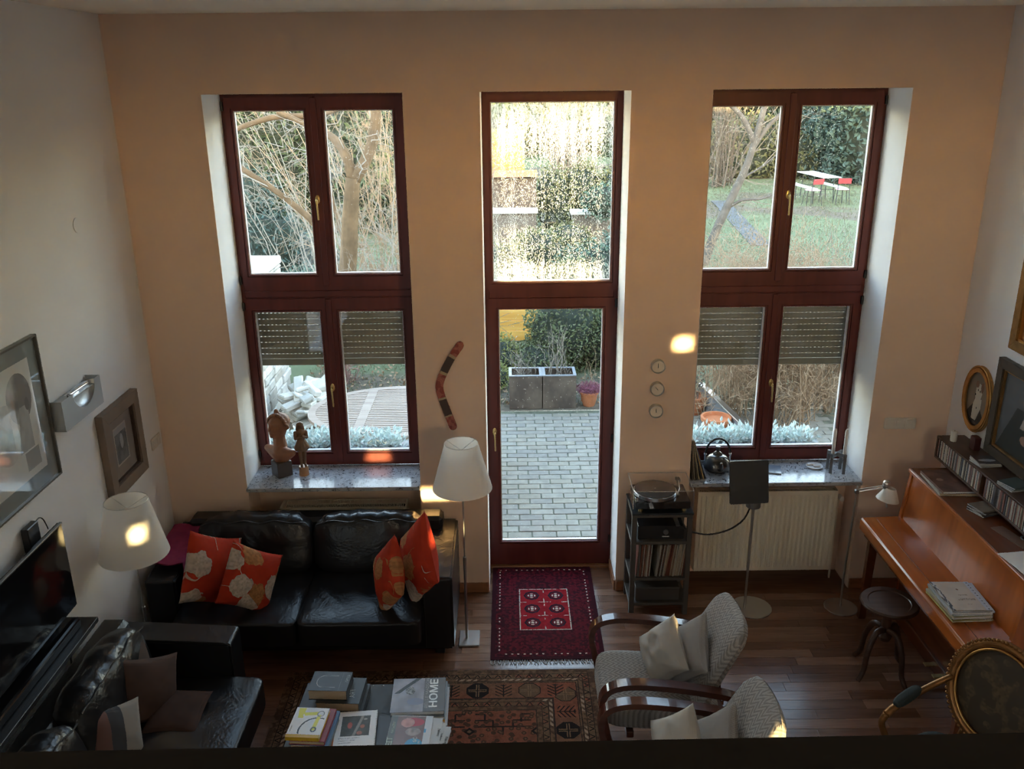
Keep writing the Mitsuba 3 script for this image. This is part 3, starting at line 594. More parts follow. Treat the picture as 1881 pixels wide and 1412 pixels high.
# litter, grass
g = np.random.default_rng(101)
n = 9000; P = np.stack([g.uniform(-2.68, 1.2, n), g.uniform(4.1, 8.5, n), np.full(n, -.055)], 1)
k = one('grass', leaves(P, g.uniform(.03, .07, n), g, 1.4, .12), M['leaf_mid'], 'short grass on the soil behind the garden table', 'grass'); tag(k, kind='stuff')
n = 2600; P = np.stack([g.uniform(-2.68, 1.2, n), g.uniform(4.1, 8, n), np.full(n, -.045)], 1)
k = one('leaf_litter', leaves(P, .055, g, .1, .6), M['twig_tan'], 'dry leaves lying on the soil behind the garden table', 'leaf litter'); tag(k, kind='stuff')
n = 26000; P = np.stack([g.uniform(4.3, 16, n), g.uniform(9, 28, n), np.full(n, -.06)], 1)
k = one('lawn_grass', leaves(P, g.uniform(.06, .13, n), g, 1.2, .14), mat('blade', mottled((0.17, 0.195, 0.11), .35, .8, (.15, .13, .085)), .85), 'patchy winter lawn around the white garden table', 'grass'); tag(k, kind='stuff')
M['path'] = mat('path', mottled((0.13, 0.13, 0.13), .25, 5), .9)
struct('garden_path', cat([rot(box(-.24, .24, -1.05, 1.05, 0, .012), (0, 0, 1), a, (0, 0, 0)).apply_translation((x, y, -.04)) for x, y, a in ((6.0, 15.6, -6), (6.2, 17.6, -6), (6.4, 19.5, -5), (6.6, 21.4, -5))]), M['path'])
DIM = 1.0
# garden walls, fence and added boards imitating a glass reflection seen through the door
M['fence_orange'] = mat('fence_orange', wood((0.50, 0.22, 0.06), (0.62, 0.32, 0.10), 'x', 9), .75)
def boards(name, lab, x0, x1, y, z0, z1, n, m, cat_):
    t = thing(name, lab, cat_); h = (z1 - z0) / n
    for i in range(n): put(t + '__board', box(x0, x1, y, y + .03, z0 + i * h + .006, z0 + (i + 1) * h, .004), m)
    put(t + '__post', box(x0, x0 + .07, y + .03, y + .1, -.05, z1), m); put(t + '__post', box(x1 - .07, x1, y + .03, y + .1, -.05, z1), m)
boards('reflection_panel', 'added yellow orange board panel imitating a room reflection in the door glass', -.25, .53, 6.9, -.04, .60, 4, mat('reflection_yellow', wood((0.72, 0.36, 0.06), (0.85, 0.52, 0.13), 'x', 9), .7), 'reflection panel')  # lit room mirrored in the door glass, imitated by added garden boards
boards('garden_fence', 'orange brown wooden fence in the upper left of the door fanlight', -3.2, .55, 22, .4, 2.25, 8, M['fence_orange'], 'fence')
for x0, x1, z, lab in ((-1.9, .64, .92, 'low garden wall with pale coping, left of the two in the door fanlight'), (1.45, 4.2, .88, 'low garden wall with pale coping, right of the two in the door fanlight')):
    t = thing('terrace_wall', lab, 'wall'); put(t + '__wall', box(x0, x1, 14.0, 14.3, -.1, z - .08), M['twig_dark']); put(t + '__coping', box(x0 - .04, x1 + .04, 13.94, 14.36, z - .08, z, .01), M['limestone'][2])
t = thing('tiled_wall', 'dark garden wall with a reddish tiled top in the door fanlight', 'wall')
put(t + '__wall', box(-2.2, .72, 16.2, 16.5, -.1, 1.42), M['zinc_dark']); put(t + '__tile_coping', extr(sg.Polygon([(16.05, 1.42), (16.65, 1.42), (16.35, 1.56)]), 2.98, 'x', -2.24), M['terracotta'])
# white garden table with benches and two red chairs
M['white_paint'] = mat('white_paint', (0.62, 0.68, 0.68), .35)
M['red_paint'] = mat('red_paint', (0.45, 0.05, 0.06), .4)
M['pink_seat'] = mat('pink_seat', (0.60, 0.34, 0.40), .5)
M['green_dark'] = mat('green_dark', (0.03, 0.035, 0.035), .6)
def trestle(name, lab, cat_, c, w, L, h):
    t = thing(name, lab, cat_); a = 5.5
    put(t + '__top', mv(rot(boxc((0, 0, h), (w, L, .03), .004), (0, 0, 1), -a * 0 + 6), c[0], c[1], -.05), M['white_paint'])
    for s in (-1, 1): put(t + '__leg', mv(rot(cat(tube([(-w * .4, s * L * .36, 0), (-w * .3, s * L * .36, h)], .014, 6), tube([(w * .4, s * L * .36, 0), (w * .3, s * L * .36, h)], .014, 6), tube([(-w * .35, s * L * .36, h * .5), (w * .35, s * L * .36, h * .5)], .01, 6)), (0, 0, 1), 6), c[0], c[1], -.05), M['green_dark'])
trestle('lawn_table', 'white folding table on the lawn behind the right window', 'table', (9.86, 22.7), .58, 1.95, .77)
trestle('lawn_bench', 'pale turquoise bench left of the white lawn table', 'bench', (9.18, 22.1), .24, 1.75, .49)
trestle('lawn_bench', 'pale turquoise bench right of the white lawn table', 'bench', (10.14, 22.2), .24, 1.6, .49)
def lchair(c, rz, lab):
    t = thing('lawn_chair', lab, 'chair'); W4 = lambda m: mv(rot(m, (0, 0, 1), rz), c[0], c[1], -.05)
    put(t + '__seat', W4(soft_box(.40, .38, .03, p=4).apply_translation((0, 0, .45))), M['pink_seat'], smooth=True)
    put(t + '__backrest', W4(rot(box(-.19, .19, -.012, .0, .64, .80, .004), (1, 0, 0), 8, (0, 0, .45)).apply_translation((0, -.19, 0))), M['red_paint'])
    for sx in (-1, 1):
        put(t + '__leg', W4(tube([(sx * .17, .15, .44), (sx * .20, .20, 0)], .011, 6)), M['green_dark'])
        put(t + '__leg', W4(tube(curve([(sx * .20, -.22, 0), (sx * .17, -.17, .44), (sx * .17, -.21, .80)], 10), .011, 6)), M['green_dark'])
lchair((9.27, 21.35), 20, 'red garden chair in front of the left lawn bench')
lchair((10.22, 21.5), -8, 'red garden chair in front of the right lawn bench')

# ------------------------------------------------------------------ rugs
def dia(u, v, a): return dr.abs(u) + dr.abs(v) * a
def md(a, b): return a - b * dr.floor(a / b)
def small_rug(p, n, uv):
    x, y = uv.x, uv.y                                   # metres from the corner, 0.77 x 1.19
    ex, ey = dr.minimum(x, 0.77 - x), dr.minimum(y, 1.19 - y); e = dr.minimum(ex, ey)
    nz = fbm(x * 60, y * 60, 0, 2)
    red, dark, deep, cream, navy = mi.Color3f(.26, .012, .018), mi.Color3f(.040, .007, .011), mi.Color3f(.095, .007, .013), mi.Color3f(.60, .50, .42), mi.Color3f(.02, .012, .02)
    c = dr.select(e < .03, dark, dr.lerp(dark, deep, smoothstep(.35, .65, nz)))
    t = dr.abs((x * 26 - dr.floor(x * 26)) - .5) + dr.abs((y * 26 - dr.floor(y * 26)) - .5)
    c = dr.select((e > .10) & (e < .19) & (t < .28), deep * 1.25, c)
    c = dr.select((dr.abs(e - .058) < .005) & (cell_rand(x * 24, y * 24, 1) > .1) & (dr.abs(md(dr.select(ex < ey, y, x) * 24, 1.0) - .5) < .16), cream, c)
    fx, fy = x - .205, y - .335                          # field .36 x .52
    inside = (fx > 0) & (fx < .36) & (fy > 0) & (fy < .52)
    c = dr.select(inside, red * (.75 + .5 * nz), c)
    gx, gy = dr.abs(md(fx / .18, 1.0) - .5) * .18, dr.abs(md(fy / .1733, 1.0) - .5) * .1733
    d = gx + gy * 1.0; dd = dr.maximum(gx, gy) + .45 * dr.minimum(gx, gy)
    c = dr.select(inside & (dd < .060), navy, c); c = dr.select(inside & (dd < .047), deep, c)
    c = dr.select(inside & (dr.abs(dd - .026) < .005) & (dr.abs(gx - gy) > .010), cream, c); c = dr.select(inside & (dd < .012), cream, c)
    hx, hy = dr.abs(gx - .09), dr.abs(gy - .0866)
    c = dr.select(inside & (dr.minimum(hx, hy) < .004) & (dr.maximum(hx, hy) < .05) & (noise(x * 90, y * 90, 3) > .35), cream * .8, c)
    edge = dr.minimum(dr.minimum(dr.abs(fx), dr.abs(fx - .36)), dr.minimum(dr.abs(fy), dr.abs(fy - .52)))
    c = dr.select((edge < .0045) & (fx > -.004) & (fx < .364) & (fy > -.004) & (fy < .524) & (noise(x * 110, y * 110, 5) > .3), cream * .8, c)
    return c
M['small_rug'] = mat('small_rug', proc(small_rug), .95, specular=.1)
def rug_mesh(x0, x1, y0, y1, z, th, seed, nx=24, ny=36, wav=.003):
    u, v, f = grid_uv(nx, ny); x = x0 + u * (x1 - x0); y = y0 + v * (y1 - y0)
    w = (meshkit.fbm(np.stack([x * 4, y * 4, x * 0 + seed], 1), 2) - .5) * wav
    top = np.stack([x + w * 1.5 * (v - .5), y, z + th + np.abs(w)], 1); bot = top.copy(); bot[:, 2] = z
    m = trimesh.Trimesh(np.vstack([top, bot]), np.vstack([f, f[:, ::-1] + len(top)]), process=False)
    uvm = np.stack([u * (x1 - x0), v * (y1 - y0)], 1); return m, np.vstack([uvm, uvm])
m, uv = rug_mesh(-.145, .625, -.845, .345, .0005, .009, 1)
r = put('door_rug', m, M['small_rug'], uv=uv, smooth=True); tag(r, 'small dark red rug with six medallions in front of the terrace door', 'rug')
M['fringe'] = mat('fringe', (.42, .40, .38), .9)
g = np.random.default_rng(4); n = 90
X = np.linspace(-.14, .62, n) + g.normal(size=n) * .002
P = np.stack([np.stack([X, np.full(n, -.846), np.full(n, .006)], 1), np.stack([X + g.normal(size=n) * .004, np.full(n, -.862), np.full(n, .004)], 1), np.stack([X + g.normal(size=n) * .008, -.882 - g.uniform(0, .012, n), np.full(n, .003)], 1)], 1)
k = put(r + '__fringe', twigs(P, np.full((n, 3), .0022), 4), M['fringe']); tag(k, 'pale knotted fringe', None, None, 'stuff')
def big_rug(p, n, uv):
    x, y = uv.x, uv.y                                    # metres, 2.00 x 1.75, y measured from the far edge
    ex, ey = dr.minimum(x, 2.0 - x), dr.minimum(y, 1.75 - y); e = dr.minimum(ex, ey); al = dr.select(ex < ey, y, x)
    nz = fbm(x * 45, y * 45, 0, 2); blush = fbm(x * 1.7, y * 1.7, 6, 2)
    rose, brown, dark, tan, sand = mi.Color3f(.19, .062, .036), mi.Color3f(.075, .038, .024), mi.Color3f(.015, .010, .009), mi.Color3f(.15, .085, .048), mi.Color3f(.34, .23, .16)
    rose = dr.lerp(rose, tan, smoothstep(.3, .62, blush) * .85)
    c = dr.lerp(brown, tan, smoothstep(.35, .7, nz))
    # guard stripes
    s1 = dr.abs(md(al * 15, 1.0) - .5); tri = (s1 < .32) & (noise(x * 70, y * 70, 2) > .25)
    for lo, hi in ((.055, .085), (.325, .355)): c = dr.select((e > lo) & (e < hi) & tri, dr.select(cell_rand(al * 15, lo * 100, 2) > .5, rose, tan), c); c = dr.select((e > lo) & (e < hi) & (dr.abs(s1 - (e - lo) * 9) < .06), dark, c)
    s2 = md(al * 22 + e * 22, 1.0)
    for lo, hi in ((.095, .115), (.295, .315)): c = dr.select((e > lo) & (e < hi) & (s2 < .55), dr.select(cell_rand(al * 7.3, lo * 10, 4) > .62, sand, tan), c)
    for q in (.05, .09, .12, .135, .285, .29, .32, .36, .395): c = dr.select(dr.abs(e - q) < .0022, dark * 1.5, c)
    # main border: octagons and trees on rose
    mb = (e > .137) & (e < .283); t = al / .165; ce = dr.floor(t); u = (t - ce - .5) * .165; w = e - .21
    odd = (md(ce, 2.0)) > .5; r8 = dr.maximum(dr.maximum(dr.abs(u), dr.abs(w)), (dr.abs(u) + dr.abs(w)) * .72)
    c = dr.select(mb, rose * (.8 + .4 * nz), c)
    oct_ = mb & odd & (r8 < .068); alt = (md(ce * .5, 2.0)) > .9
    c = dr.select(oct_, dr.select(alt, dark, tan * .8), c)
    cross = dr.minimum(dr.abs(u), dr.abs(w)); c = dr.select(oct_ & (cross < .011) & (dr.maximum(dr.abs(u), dr.abs(w)) < .058) & (cross > .004), tan * 1.3, c)
    c = dr.select(mb & odd & (dr.abs(r8 - .068) < .003), dark, c)
    tr = mb & ~odd; zig = dr.abs(md((w + dr.abs(u) * .7) * 34, 1.0) - .5)
    c = dr.select(tr & (dr.abs(u) < .052) & (zig < .17) & (dr.abs(w) < .055), dark, c); c = dr.select(tr & (dr.abs(u) < .004) & (dr.abs(w) < .06), dark, c)
    # field
    f = e > .40; fx, fy = x - 1.0, y - .40
    c = dr.select(f, rose * (.75 + .5 * nz), c)
    for k, h in ((.06, .03), (.11, .085), (.17, .14)):
        m_ = dr.abs(md(fx + .8, .4) - .2); br = (dr.abs(md(fy, .26) - h) < .006) & (m_ > .03) & (m_ < k + .03) | (dr.abs(m_ - k - .03) < .006) & (md(fy, .26) > h) & (md(fy, .26) < h + .07)
        c = dr.select(f & br, dark * 1.2, c)
    d1, d2, id_ = voronoi(x * 22, y * 22); c = dr.select(f & (d1 < .33), brown * .8, c); c = dr.select(f & (d1 < .15) & (id_ > .5), tan, c)
    lz = dr.abs(md(fx, .4) - .2) * 1.0 + dr.abs(md(fy, .26) - .18); c = dr.select(f & (lz < .035), dark, c); c = dr.select(f & (lz < .015), tan, c)
    return c * (.85 + .3 * noise(x * 200, y * 200, 0))
M['big_rug'] = mat('big_rug', proc(big_rug), .95, specular=.1)
m, uv = rug_mesh(-1.46, .54, -2.70, -.95, .0005, .008, 2, 40, 36); uv = np.stack([uv[:, 0], 1.75 - uv[:, 1]], 1)
r = put('patterned_carpet', m, M['big_rug'], uv=uv, smooth=True); tag(r, 'large rose and brown oriental carpet under the coffee table', 'rug')

# ------------------------------------------------------------------ sofas
def sofa(lab, place, hw=1.005, seed=1):
    """front at -y, centred on x; place: matrix"""
    s = thing('leather_sofa', lab, 'sofa'); L = M['leather']
    def P(n, m, mt=L, sm=35):
        m = m.copy(); m.apply_transform(place); return put(s + '__' + n, m, mt, smooth=sm)
    aw = .20
    P('base', box(-hw + .02, hw - .02, -.40, .34, .045, .25, .02))
    for sx in (-1, 1):
        x0, x1 = sorted((sx * hw, sx * (hw - aw)))
        prof = sg.Polygon([(-.40, .05), (-.40, .60), (.10, .635), (.36, .645), (.36, .05)]).buffer(-.022).buffer(.022, 6)
        arm = extr(prof, aw - .03, 'x', x0 + .015); side_ = extr(prof.buffer(-.012), aw, 'x', x0)
        a = P('armrest', cat(arm, side_), L, 40)
        m = tube([(x0 + .012, -.398, .07), (x0 + .012, -.398, .585), (x0 + .014, -.36, .605), (x0 + .014, .33, .645)], .004, 6); m.apply_transform(place); put(a + '__piping', m, M['leather_piping'])
        for yy in (-.34, .30): P('foot', box(sx * (hw - .10) - .03, sx * (hw - .10) + .03, yy - .03, yy + .03, .0, .05, .004), M['black_plastic'])
    P('back_frame', box(-hw + aw * .5, hw - aw * .5, .20, .36, .05, .73, .025))
    cw = (2 * hw - 2 * aw) / 2
    for i in (0, 1):
        cx = -hw + aw + cw * (i + .5)
        c = soft_box(cw + .006, .80, .19, 26, 14, 0, seed + i, 7, .018); q_ = c.vertices; wn = (1 - np.abs(2 * meshkit.noise(np.stack([q_[:, 0] * 5 + q_[:, 1] * 3.2, q_[:, 1] * 1.6 - q_[:, 0] * .8, q_[:, 2] * 0 + seed + i], 1)) - 1)) ** 3 * .012 * (q_[:, 2] > 0) * np.clip(1 - np.abs(q_[:, 1] / .38), 0, 1); c.vertices = q_ + np.stack([wn * 0, wn * 0, wn], 1); c.apply_translation((cx, -.185, .295))
        P('seat_cushion', c, L, True)
        b = soft_box(cw + .006, .24, .46, 26, 3.6, 0, seed + 5 + i, 8); wz = np.clip((b.vertices[:, 2] - .02) / .16, 0, 1); wn = (meshkit.fbm(b.vertices * np.array([16, 6, 6]) + seed * 3.1 + i * 9, 3) - .5) * .045 * wz + (meshkit.fbm(b.vertices * 5 + seed + i, 2) - .5) * .012; b.vertices = b.vertices + b.vertex_normals * wn[:, None]; b = rot(b, (1, 0, 0), -13); b.apply_translation((cx, .135, .575))
        k = P('back_cushion', b, L, True)
        xs = np.linspace(cx - cw * .46, cx + cw * .46, 30); z = .775 + .008 * np.sin(xs * 30 + seed)
        m = tube(np.stack([xs, np.full(30, .075) + .006 * np.sin(xs * 23), z - .02 * (np.abs(xs - cx) / (cw * .46)) ** 6], 1), .0045, 6); m.apply_transform(place); put(k + '__seam', m, M['leather_piping'])
    return s
def Tm(x, y, z=0, deg=0):
    m = trimesh.transformations.rotation_matrix(math.radians(deg), (0, 0, 1)); m[:3, 3] = (x, y, z); return m
sofa('black leather two seat sofa below the left window with four red cushions', Tm(-1.392, -.385), seed=3)
sofa('black leather sofa along the left wall under the television', Tm(-2.03, -2.285, 0, 90), seed=14)
# red cushions with pale flowers, throw, brown cushions
def flower_red(seed):
    def fn(p, n, uv):
        x, y = uv.x * 2.1 + seed * 1.7, uv.y * 2.1 + seed; d1, d2, r = voronoi(x, y)
        ang = noise(x * 4, y * 4, seed); red = mix((.33, .026, .012), (.42, .045, .020), fbm(uv.x * 9, uv.y * 9, seed))
        pet = d1 + .13 * (fbm(x * 5, y * 5, 3) - .5) * 2
        col = dr.select(r > .62, mi.Color3f(.40, .18, .07), mi.Color3f(.48, .39, .32))
        c = dr.lerp(red, col * (.7 + .4 * noise(x * 18, y * 18)), smoothstep(.39, .365, pet) * (r > .08))
        stem = dr.abs(noise(x * 2.2, y * 2.2, 7.7) - .5); c = dr.lerp(c, col * .95, smoothstep(.022, .010, stem) * smoothstep(.25, .4, d1) * (noise(x * 1.3, y * 1.3, 2.) > .45))
        return c
    return proc(fn)
cs = 0
def cushion(name, lab, c, size, th, yaw, lean, mt, roll=0, seed=0, cat_='cushion', wr=.014, group=None):
    """yaw: where the face looks (0 = towards -y); lean: tips its top backwards; roll: turns it in its own plane"""
    m, uv = pillow(size, size, th, seed, 30, wr)
    m = rot(m, (0, 1, 0), roll); m = rot(m, (1, 0, 0), -lean); m = rot(m, (0, 0, 1), yaw); m.apply_translation(c)
    return one(name, m, mt, lab, cat_, group, smooth=True, uv=uv)
RF = [mat(f'red_flower_{i}', flower_red(i * 3.3 + .4), .9, specular=.2) for i in range(4)]
cushion('red_cushion', 'large red flowered cushion at the far left end of the sofa below the window', (-1.985, -.68, .625), .46, .16, 64, 12, RF[0], 32, 1)
cushion('red_cushion', 'red flowered cushion second from the left, leaning on a larger one', (-1.715, -.75, .595), .41, .16, 54, 16, RF[1], 38, 2)
cushion('red_cushion', 'red flowered cushion standing edgewise, third from the left', (-.80, -.77, .615), .41, .16, -66, 12, RF[2], 42, 3)
cushion('red_cushion', 'red flowered cushion against the right armrest of the sofa', (-.61, -.67, .675), .49, .17, -64, 10, RF[3], 43, 4)
M['throw'] = matbump('throw', mottled((.24, .026, .070), .2, 40), .95, lambda p, n, uv: noise(p.x * 160, p.y * 160, p.z * 160), .004, 2e-3, sheen=.2)
u, v, f = grid_uv(26, 22)
s = u * .62; ax = np.where(s < .22, -2.415 + s, -2.195 + .012); az = np.where(s < .22, .656 + .008 * np.sin(s * 30), .656 - (s - .22))
ax = np.where(s < .24, np.minimum(ax, -2.185), ax); y = -.66 + v * .50 + (u - .5) * .03
P = np.stack([ax + .008 * meshkit.fbm(np.stack([u * 5, v * 6, u * 0], 1), 2), y, az + .012 * meshkit.fbm(np.stack([u * 6, v * 9, u * 0 + 3], 1), 2) + .025 * (v - .2) * (s < .22)], 1)
keep = f[(s[f] < .50).all(1)]
one('throw_blanket', trimesh.Trimesh(np.vstack([P, P + [0.006, 0, .008]]), np.vstack([keep, keep[:, ::-1] + len(P)]), process=False), M['throw'], 'magenta woollen throw over the left armrest of the window sofa', 'throw', smooth=True)
M['brown_velvet'] = mat('brown_velvet', mottled((.060, .031, .022), .3, 12), .9, sheen=.15)
M['brown_velvet2'] = mat('brown_velvet2', mottled((.075, .046, .034), .3, 12), .9, sheen=.15)
M['striped'] = mat('striped', proc(lambda p, n, uv: dr.select(dr.abs(uv.x - .45) < .13, mi.Color3f(.05, .05, .055), dr.select(uv.x > .58, mi.Color3f(.28, .25, .22), mi.Color3f(.17, .085, .07)))), .9, sheen=.3)
cushion('brown_cushion', 'plain brown velvet cushion in front on the sofa under the television', (-1.99, -1.80, .545), .36, .13, 58, 24, M['brown_velvet'], 24, 5)
cushion('brown_cushion', 'lighter brown cushion tucked behind a plain brown one on the left sofa', (-2.10, -1.74, .57), .33, .12, 74, 20, M['brown_velvet2'], 10, 6)
cushion('brown_cushion', 'brown cushion lying flat on the seat beside the plain brown one', (-1.83, -1.84, .43), .30, .09, 20, 78, M['brown_velvet'], 20, 7)
cushion('striped_cushion', 'small striped brown and grey cushion at the bottom edge of the view', (-2.03, -2.13, .53), .30, .11, 62, 22, M['striped'], 18, 8)

# ------------------------------------------------------------------ standard lamps with pleated-free cone shades
scene['mat_shade'] = {'type': 'twosided', 'bsdf': {'type': 'diffuse', 'reflectance': C(.78, .75, .70)}}
scene['mat_shade'] = {'type': 'principledthin', 'base_color': C(.80, .78, .74), 'roughness': .7, 'diff_trans': .75, 'spec_trans': 0.0}
def cone_lamp(lab, c, zb, zt, rb, rt, base, tilt=0.0):
    t = thing('floor_lamp', lab, 'floor lamp'); x, y = c
    prof = [[rb, 0], [rt, zt - zb]]
    sh = trimesh.creation.revolve(np.array(prof), sections=64); 
    sh = mv(rot(sh, (0, 1, 0), tilt), x, y, zb)
    put(t + '__shade', sh, 'mat_shade', smooth=True)
    ring = tube([(rt * math.cos(a), rt * math.sin(a), zt - zb) for a in np.linspace(0, 2 * np.pi, 49)], .0018, 5)
    spokes = [tube([(0, 0, zt - zb - .05), (rt * math.cos(a), rt * math.sin(a), zt - zb + .004)], .0014, 5) for a in (.6, 2.7, 4.8)]
    put(t + '__shade_ring', mv(rot(cat(ring, spokes), (0, 1, 0), tilt), x, y, zb), M['steel'])
    put(t + '__pole', tube([(x, y, .012), (x, y, .62)], .009, 12), M['steel'])
    put(t + '__inner_pole', tube([(x, y, .60), (x, y, zt - .06)], .0055, 10), M['steel'])
    put(t + '__collar', tube([(x, y, .60), (x, y, .65)], .0115, 12), M['steel'])
    put(t + '__bulb_holder', cat(lathe([[0, 0], [.016, 0], [.016, .06], [0, .06]], 16, (x, y, zt - .17)), trimesh.creation.icosphere(2, .03).apply_translation((x, y, zt - .085))), M['white_plastic'], smooth=40)
    bx, by = base; put(t + '__base', box(bx - .07, bx + .07, by - .09, by + .09, 0, .014, .003), M['steel'])
    put(t + '__switch_rod', tube([(x - .02, y, zb - .03), (x - .02, y, zt - .15)], .0016, 5), M['steel'])
cone_lamp('floor lamp with white cone shade in the left corner between the two sofas', (-2.25, -1.15), 1.015, 1.365, .20, .122, (-2.25, -1.15), 0)
cone_lamp('floor lamp with white cone shade and square base right of the window sofa', (-.312, -.60), 1.16, 1.475, .195, .108, (-.295, -.60))

# ------------------------------------------------------------------ coffee table (studded leather) with piles of books
M['slate'] = mat('slate_leather', mottled((.075, .085, .09), .2, 12), .55)
M['stud'] = mat('stud', (.75, .75, .72), .25, metallic=.7)
M['table_side'] = mat('table_side', (.035, .024, .018), .5)
ct = thing('coffee_table', 'low dark coffee table with studded slate grey leather top', 'table')
TX0, TX1, TY0, TY1, TZ = -1.19, -.365, -2.36, -1.52, .35
put(ct + '__top', box(TX0, TX1, TY0, TY1, TZ - .035, TZ, .006), M['slate'])
put(ct + '__body', box(TX0 + .02, TX1 - .02, TY0 + .02, TY1 - .02, .06, TZ - .035, .004), M['table_side'])
for sx in (TX0 + .05, TX1 - .05):
    for sy in (TY0 + .05, TY1 - .05): put(ct + '__leg', box(sx - .025, sx + .025, sy - .025, sy + .025, .009, .06, .003), M['table_side'])
st = mikit.ply(trimesh.creation.icosphere(1, .0045), M['stud'], smooth=True)
for x in np.arange(TX0 + .02, TX1, .06):
    for y in (TY0 + .018, TY1 - .018): put(ct + '__stud', st, None, tw=T().translate([float(x), y, TZ]))
for y in np.arange(TY0 + .08, TY1 - .04, .06):
    for x in (TX0 + .018, TX1 - .018): put(ct + '__stud', st, None, tw=T().translate([x, float(y), TZ]))
M['paper'] = mat('paper_edge', proc(lambda p, n, uv: mix((.42, .30, .19), (.52, .39, .26), noise(p.x * 2, p.y * 2, p.z * 900))), .9)
M['paper_white'] = mat('paper_white', proc(lambda p, n, uv: mix((.60, .59, .57), (.80, .79, .77), noise(p.x * 2, p.y * 2, p.z * 700))), .9)
_cov = {}
def cover(c, rough=.4):
    k = tuple(np.round(c, 3)) + (rough,)
    if k not in _cov: _cov[k] = mat(f'cover_{len(_cov)}', c, rough)
    return _cov[k]
def book(name, lab, c, w, d, h, rz, col, z0, paper='paper', spine='left', cat_='book', group=None, art=None, soft=False):
    """lying book centred at c=(x,y), bottom at z0; w along x, d along y; returns key, top z, placer"""
    t = thing(name, lab, cat_, group); cm = col if isinstance(col, str) else cover(col)
    pl = lambda m: mv(rot(m, (0, 0, 1), rz), c[0], c[1], z0)
    ct_ = .0012 if soft else .0025; hw, hd = w / 2, d / 2
    top = box(-hw, hw, -hd, hd, h - ct_, h); bot = box(-hw, hw, -hd, hd, 0, ct_)
    sp_ = {'left': box(-hw, -hw + ct_, -hd, hd, 0, h), 'right': box(hw - ct_, hw, -hd, hd, 0, h), 'front': box(-hw, hw, -hd, -hd + ct_, 0, h), 'back': box(-hw, hw, hd - ct_, hd, 0, h)}[spine]
    put(t + '__cover', pl(cat(bot, sp_) if art else cat(top, bot, sp_)), cm)
    i = .004; put(t + '__pages', pl(box(-hw + (0.002 if spine == 'left' else i), hw - (0.002 if spine == 'right' else i), -hd + (.002 if spine == 'front' else i), hd - (.002 if spine == 'back' else i), ct_, h - ct_)), M[paper])
    if art:
        m = pl(top); v = rot(m, (0, 0, 1), -rz, (c[0], c[1], 0)).vertices - np.array([c[0], c[1], 0]); uv = np.stack([v[:, 0] / w + .5, v[:, 1] / d + .5], 1)
        put(t + '__cover_front', m, art, uv=uv)
    return t, z0 + h, pl
def lettering(t, pl, text, ht, x, y, z, rz, m, bold=False, part='lettering', sx=1.0, mirror=False):
    w = meshkit.text_mesh(text, ht, .0006, bold); w.apply_scale([sx, 1, 1]); w = rot(w, (0, 0, 1), rz); put(t + '__' + part, pl(mv(w, x, y, z)), m)
INK = cover((.03, .03, .035), .6); WHITE = cover((.68, .67, .65), .5)
E_ = lambda u, v, x, y, rx, ry: dr.square((u - x) / rx) + dr.square((v - y) / ry)
# left front pile, topmost first in the view: white book with the yellow bicycle crank
def bike(p, n, uv):
    u, v = uv.x, uv.y; c = mi.Color3f(.80, .80, .80); y_ = mi.Color3f(.72, .70, .08); k = mi.Color3f(.05, .05, .06)
    r = dr.sqrt(dr.square((u - .78) * 1.0) + dr.square((v - .25) * 1.15)); c = dr.select((dr.abs(r - .47) < .022) & (u < .95) & (v > .12), k, c)
    c = dr.select((u > .08) & (u < .30) & (v > .64) & (v < .98) & (u > .08 + (.98 - v) * .2), y_, c); c = dr.select((u > .2) & (u < .72) & (dr.abs(v - .76 - (u - .2) * .10) < .055), y_, c)
    c = dr.select((dr.abs(u - .74 - (v - .4) * .1) < .055) & (v > .24) & (v < .76), y_, c)
    c = dr.select(dr.abs(E_(u, v, .80, .80, .11, .10) - .8) < .25, mi.Color3f(.28, .28, .27), c); c = dr.select(dr.abs(E_(u, v, .74, .27, .08, .08) - .8) < .4, k, c); c = dr.select(E_(u, v, .30, .74, .028, .028) < 1, mi.Color3f(.75, .75, .75), c)
    c = dr.select(v < .10, mi.Color3f(.55, .32, .02), c); return c
BT = [.355]
z = TZ + .001
stack = [('book', 'reddish brown book at the very bottom of the left front pile', (-1.055, -2.07), .245, .30, .030, 0, (.20, .06, .03), 'paper'),
         ('book', 'tan book second from the bottom of the left front pile', (-1.06, -2.065), .24, .29, .022, 1, (.20, .13, .08), 'paper'),
         ('book', 'orange backed book in the middle of the left front pile', (-1.05, -2.06), .235, .285, .022, -2, (.50, .13, .03), 'paper'),
         ('book', 'grey bound book with tan edges in the left front pile', (-1.055, -2.055), .23, .28, .030, -3, (.12, .14, .15), 'paper'),
         ('book', 'blue jacketed book second below the white cycling book', (-1.035, -2.03), .195, .265, .020, -4, (.07, .16, .30), 'paper'),
         ('book', 'red book directly below the white cycling book', (-1.045, -2.035), .185, .25, .024, -4, (.25, .03, .035), 'paper')]
for n_, lab, c, w, d, h, rz, col, pp in stack: _, z, _ = book(n_, lab, c, w, d, h, rz, col, z, pp, 'right')
t, z, pl = book('book', 'white book with a yellow bicycle crank drawing on top of the left front pile', (-1.068, -2.045), .175, .225, .022, -4, (.55, .32, .02), z, 'paper_white', 'front', art=mat('bike_cover', proc(bike), .35))
lettering(t, pl, 'RADSPORT', .006, -.072, -.07, .0221, 90, cover((.30, .30, .30)))
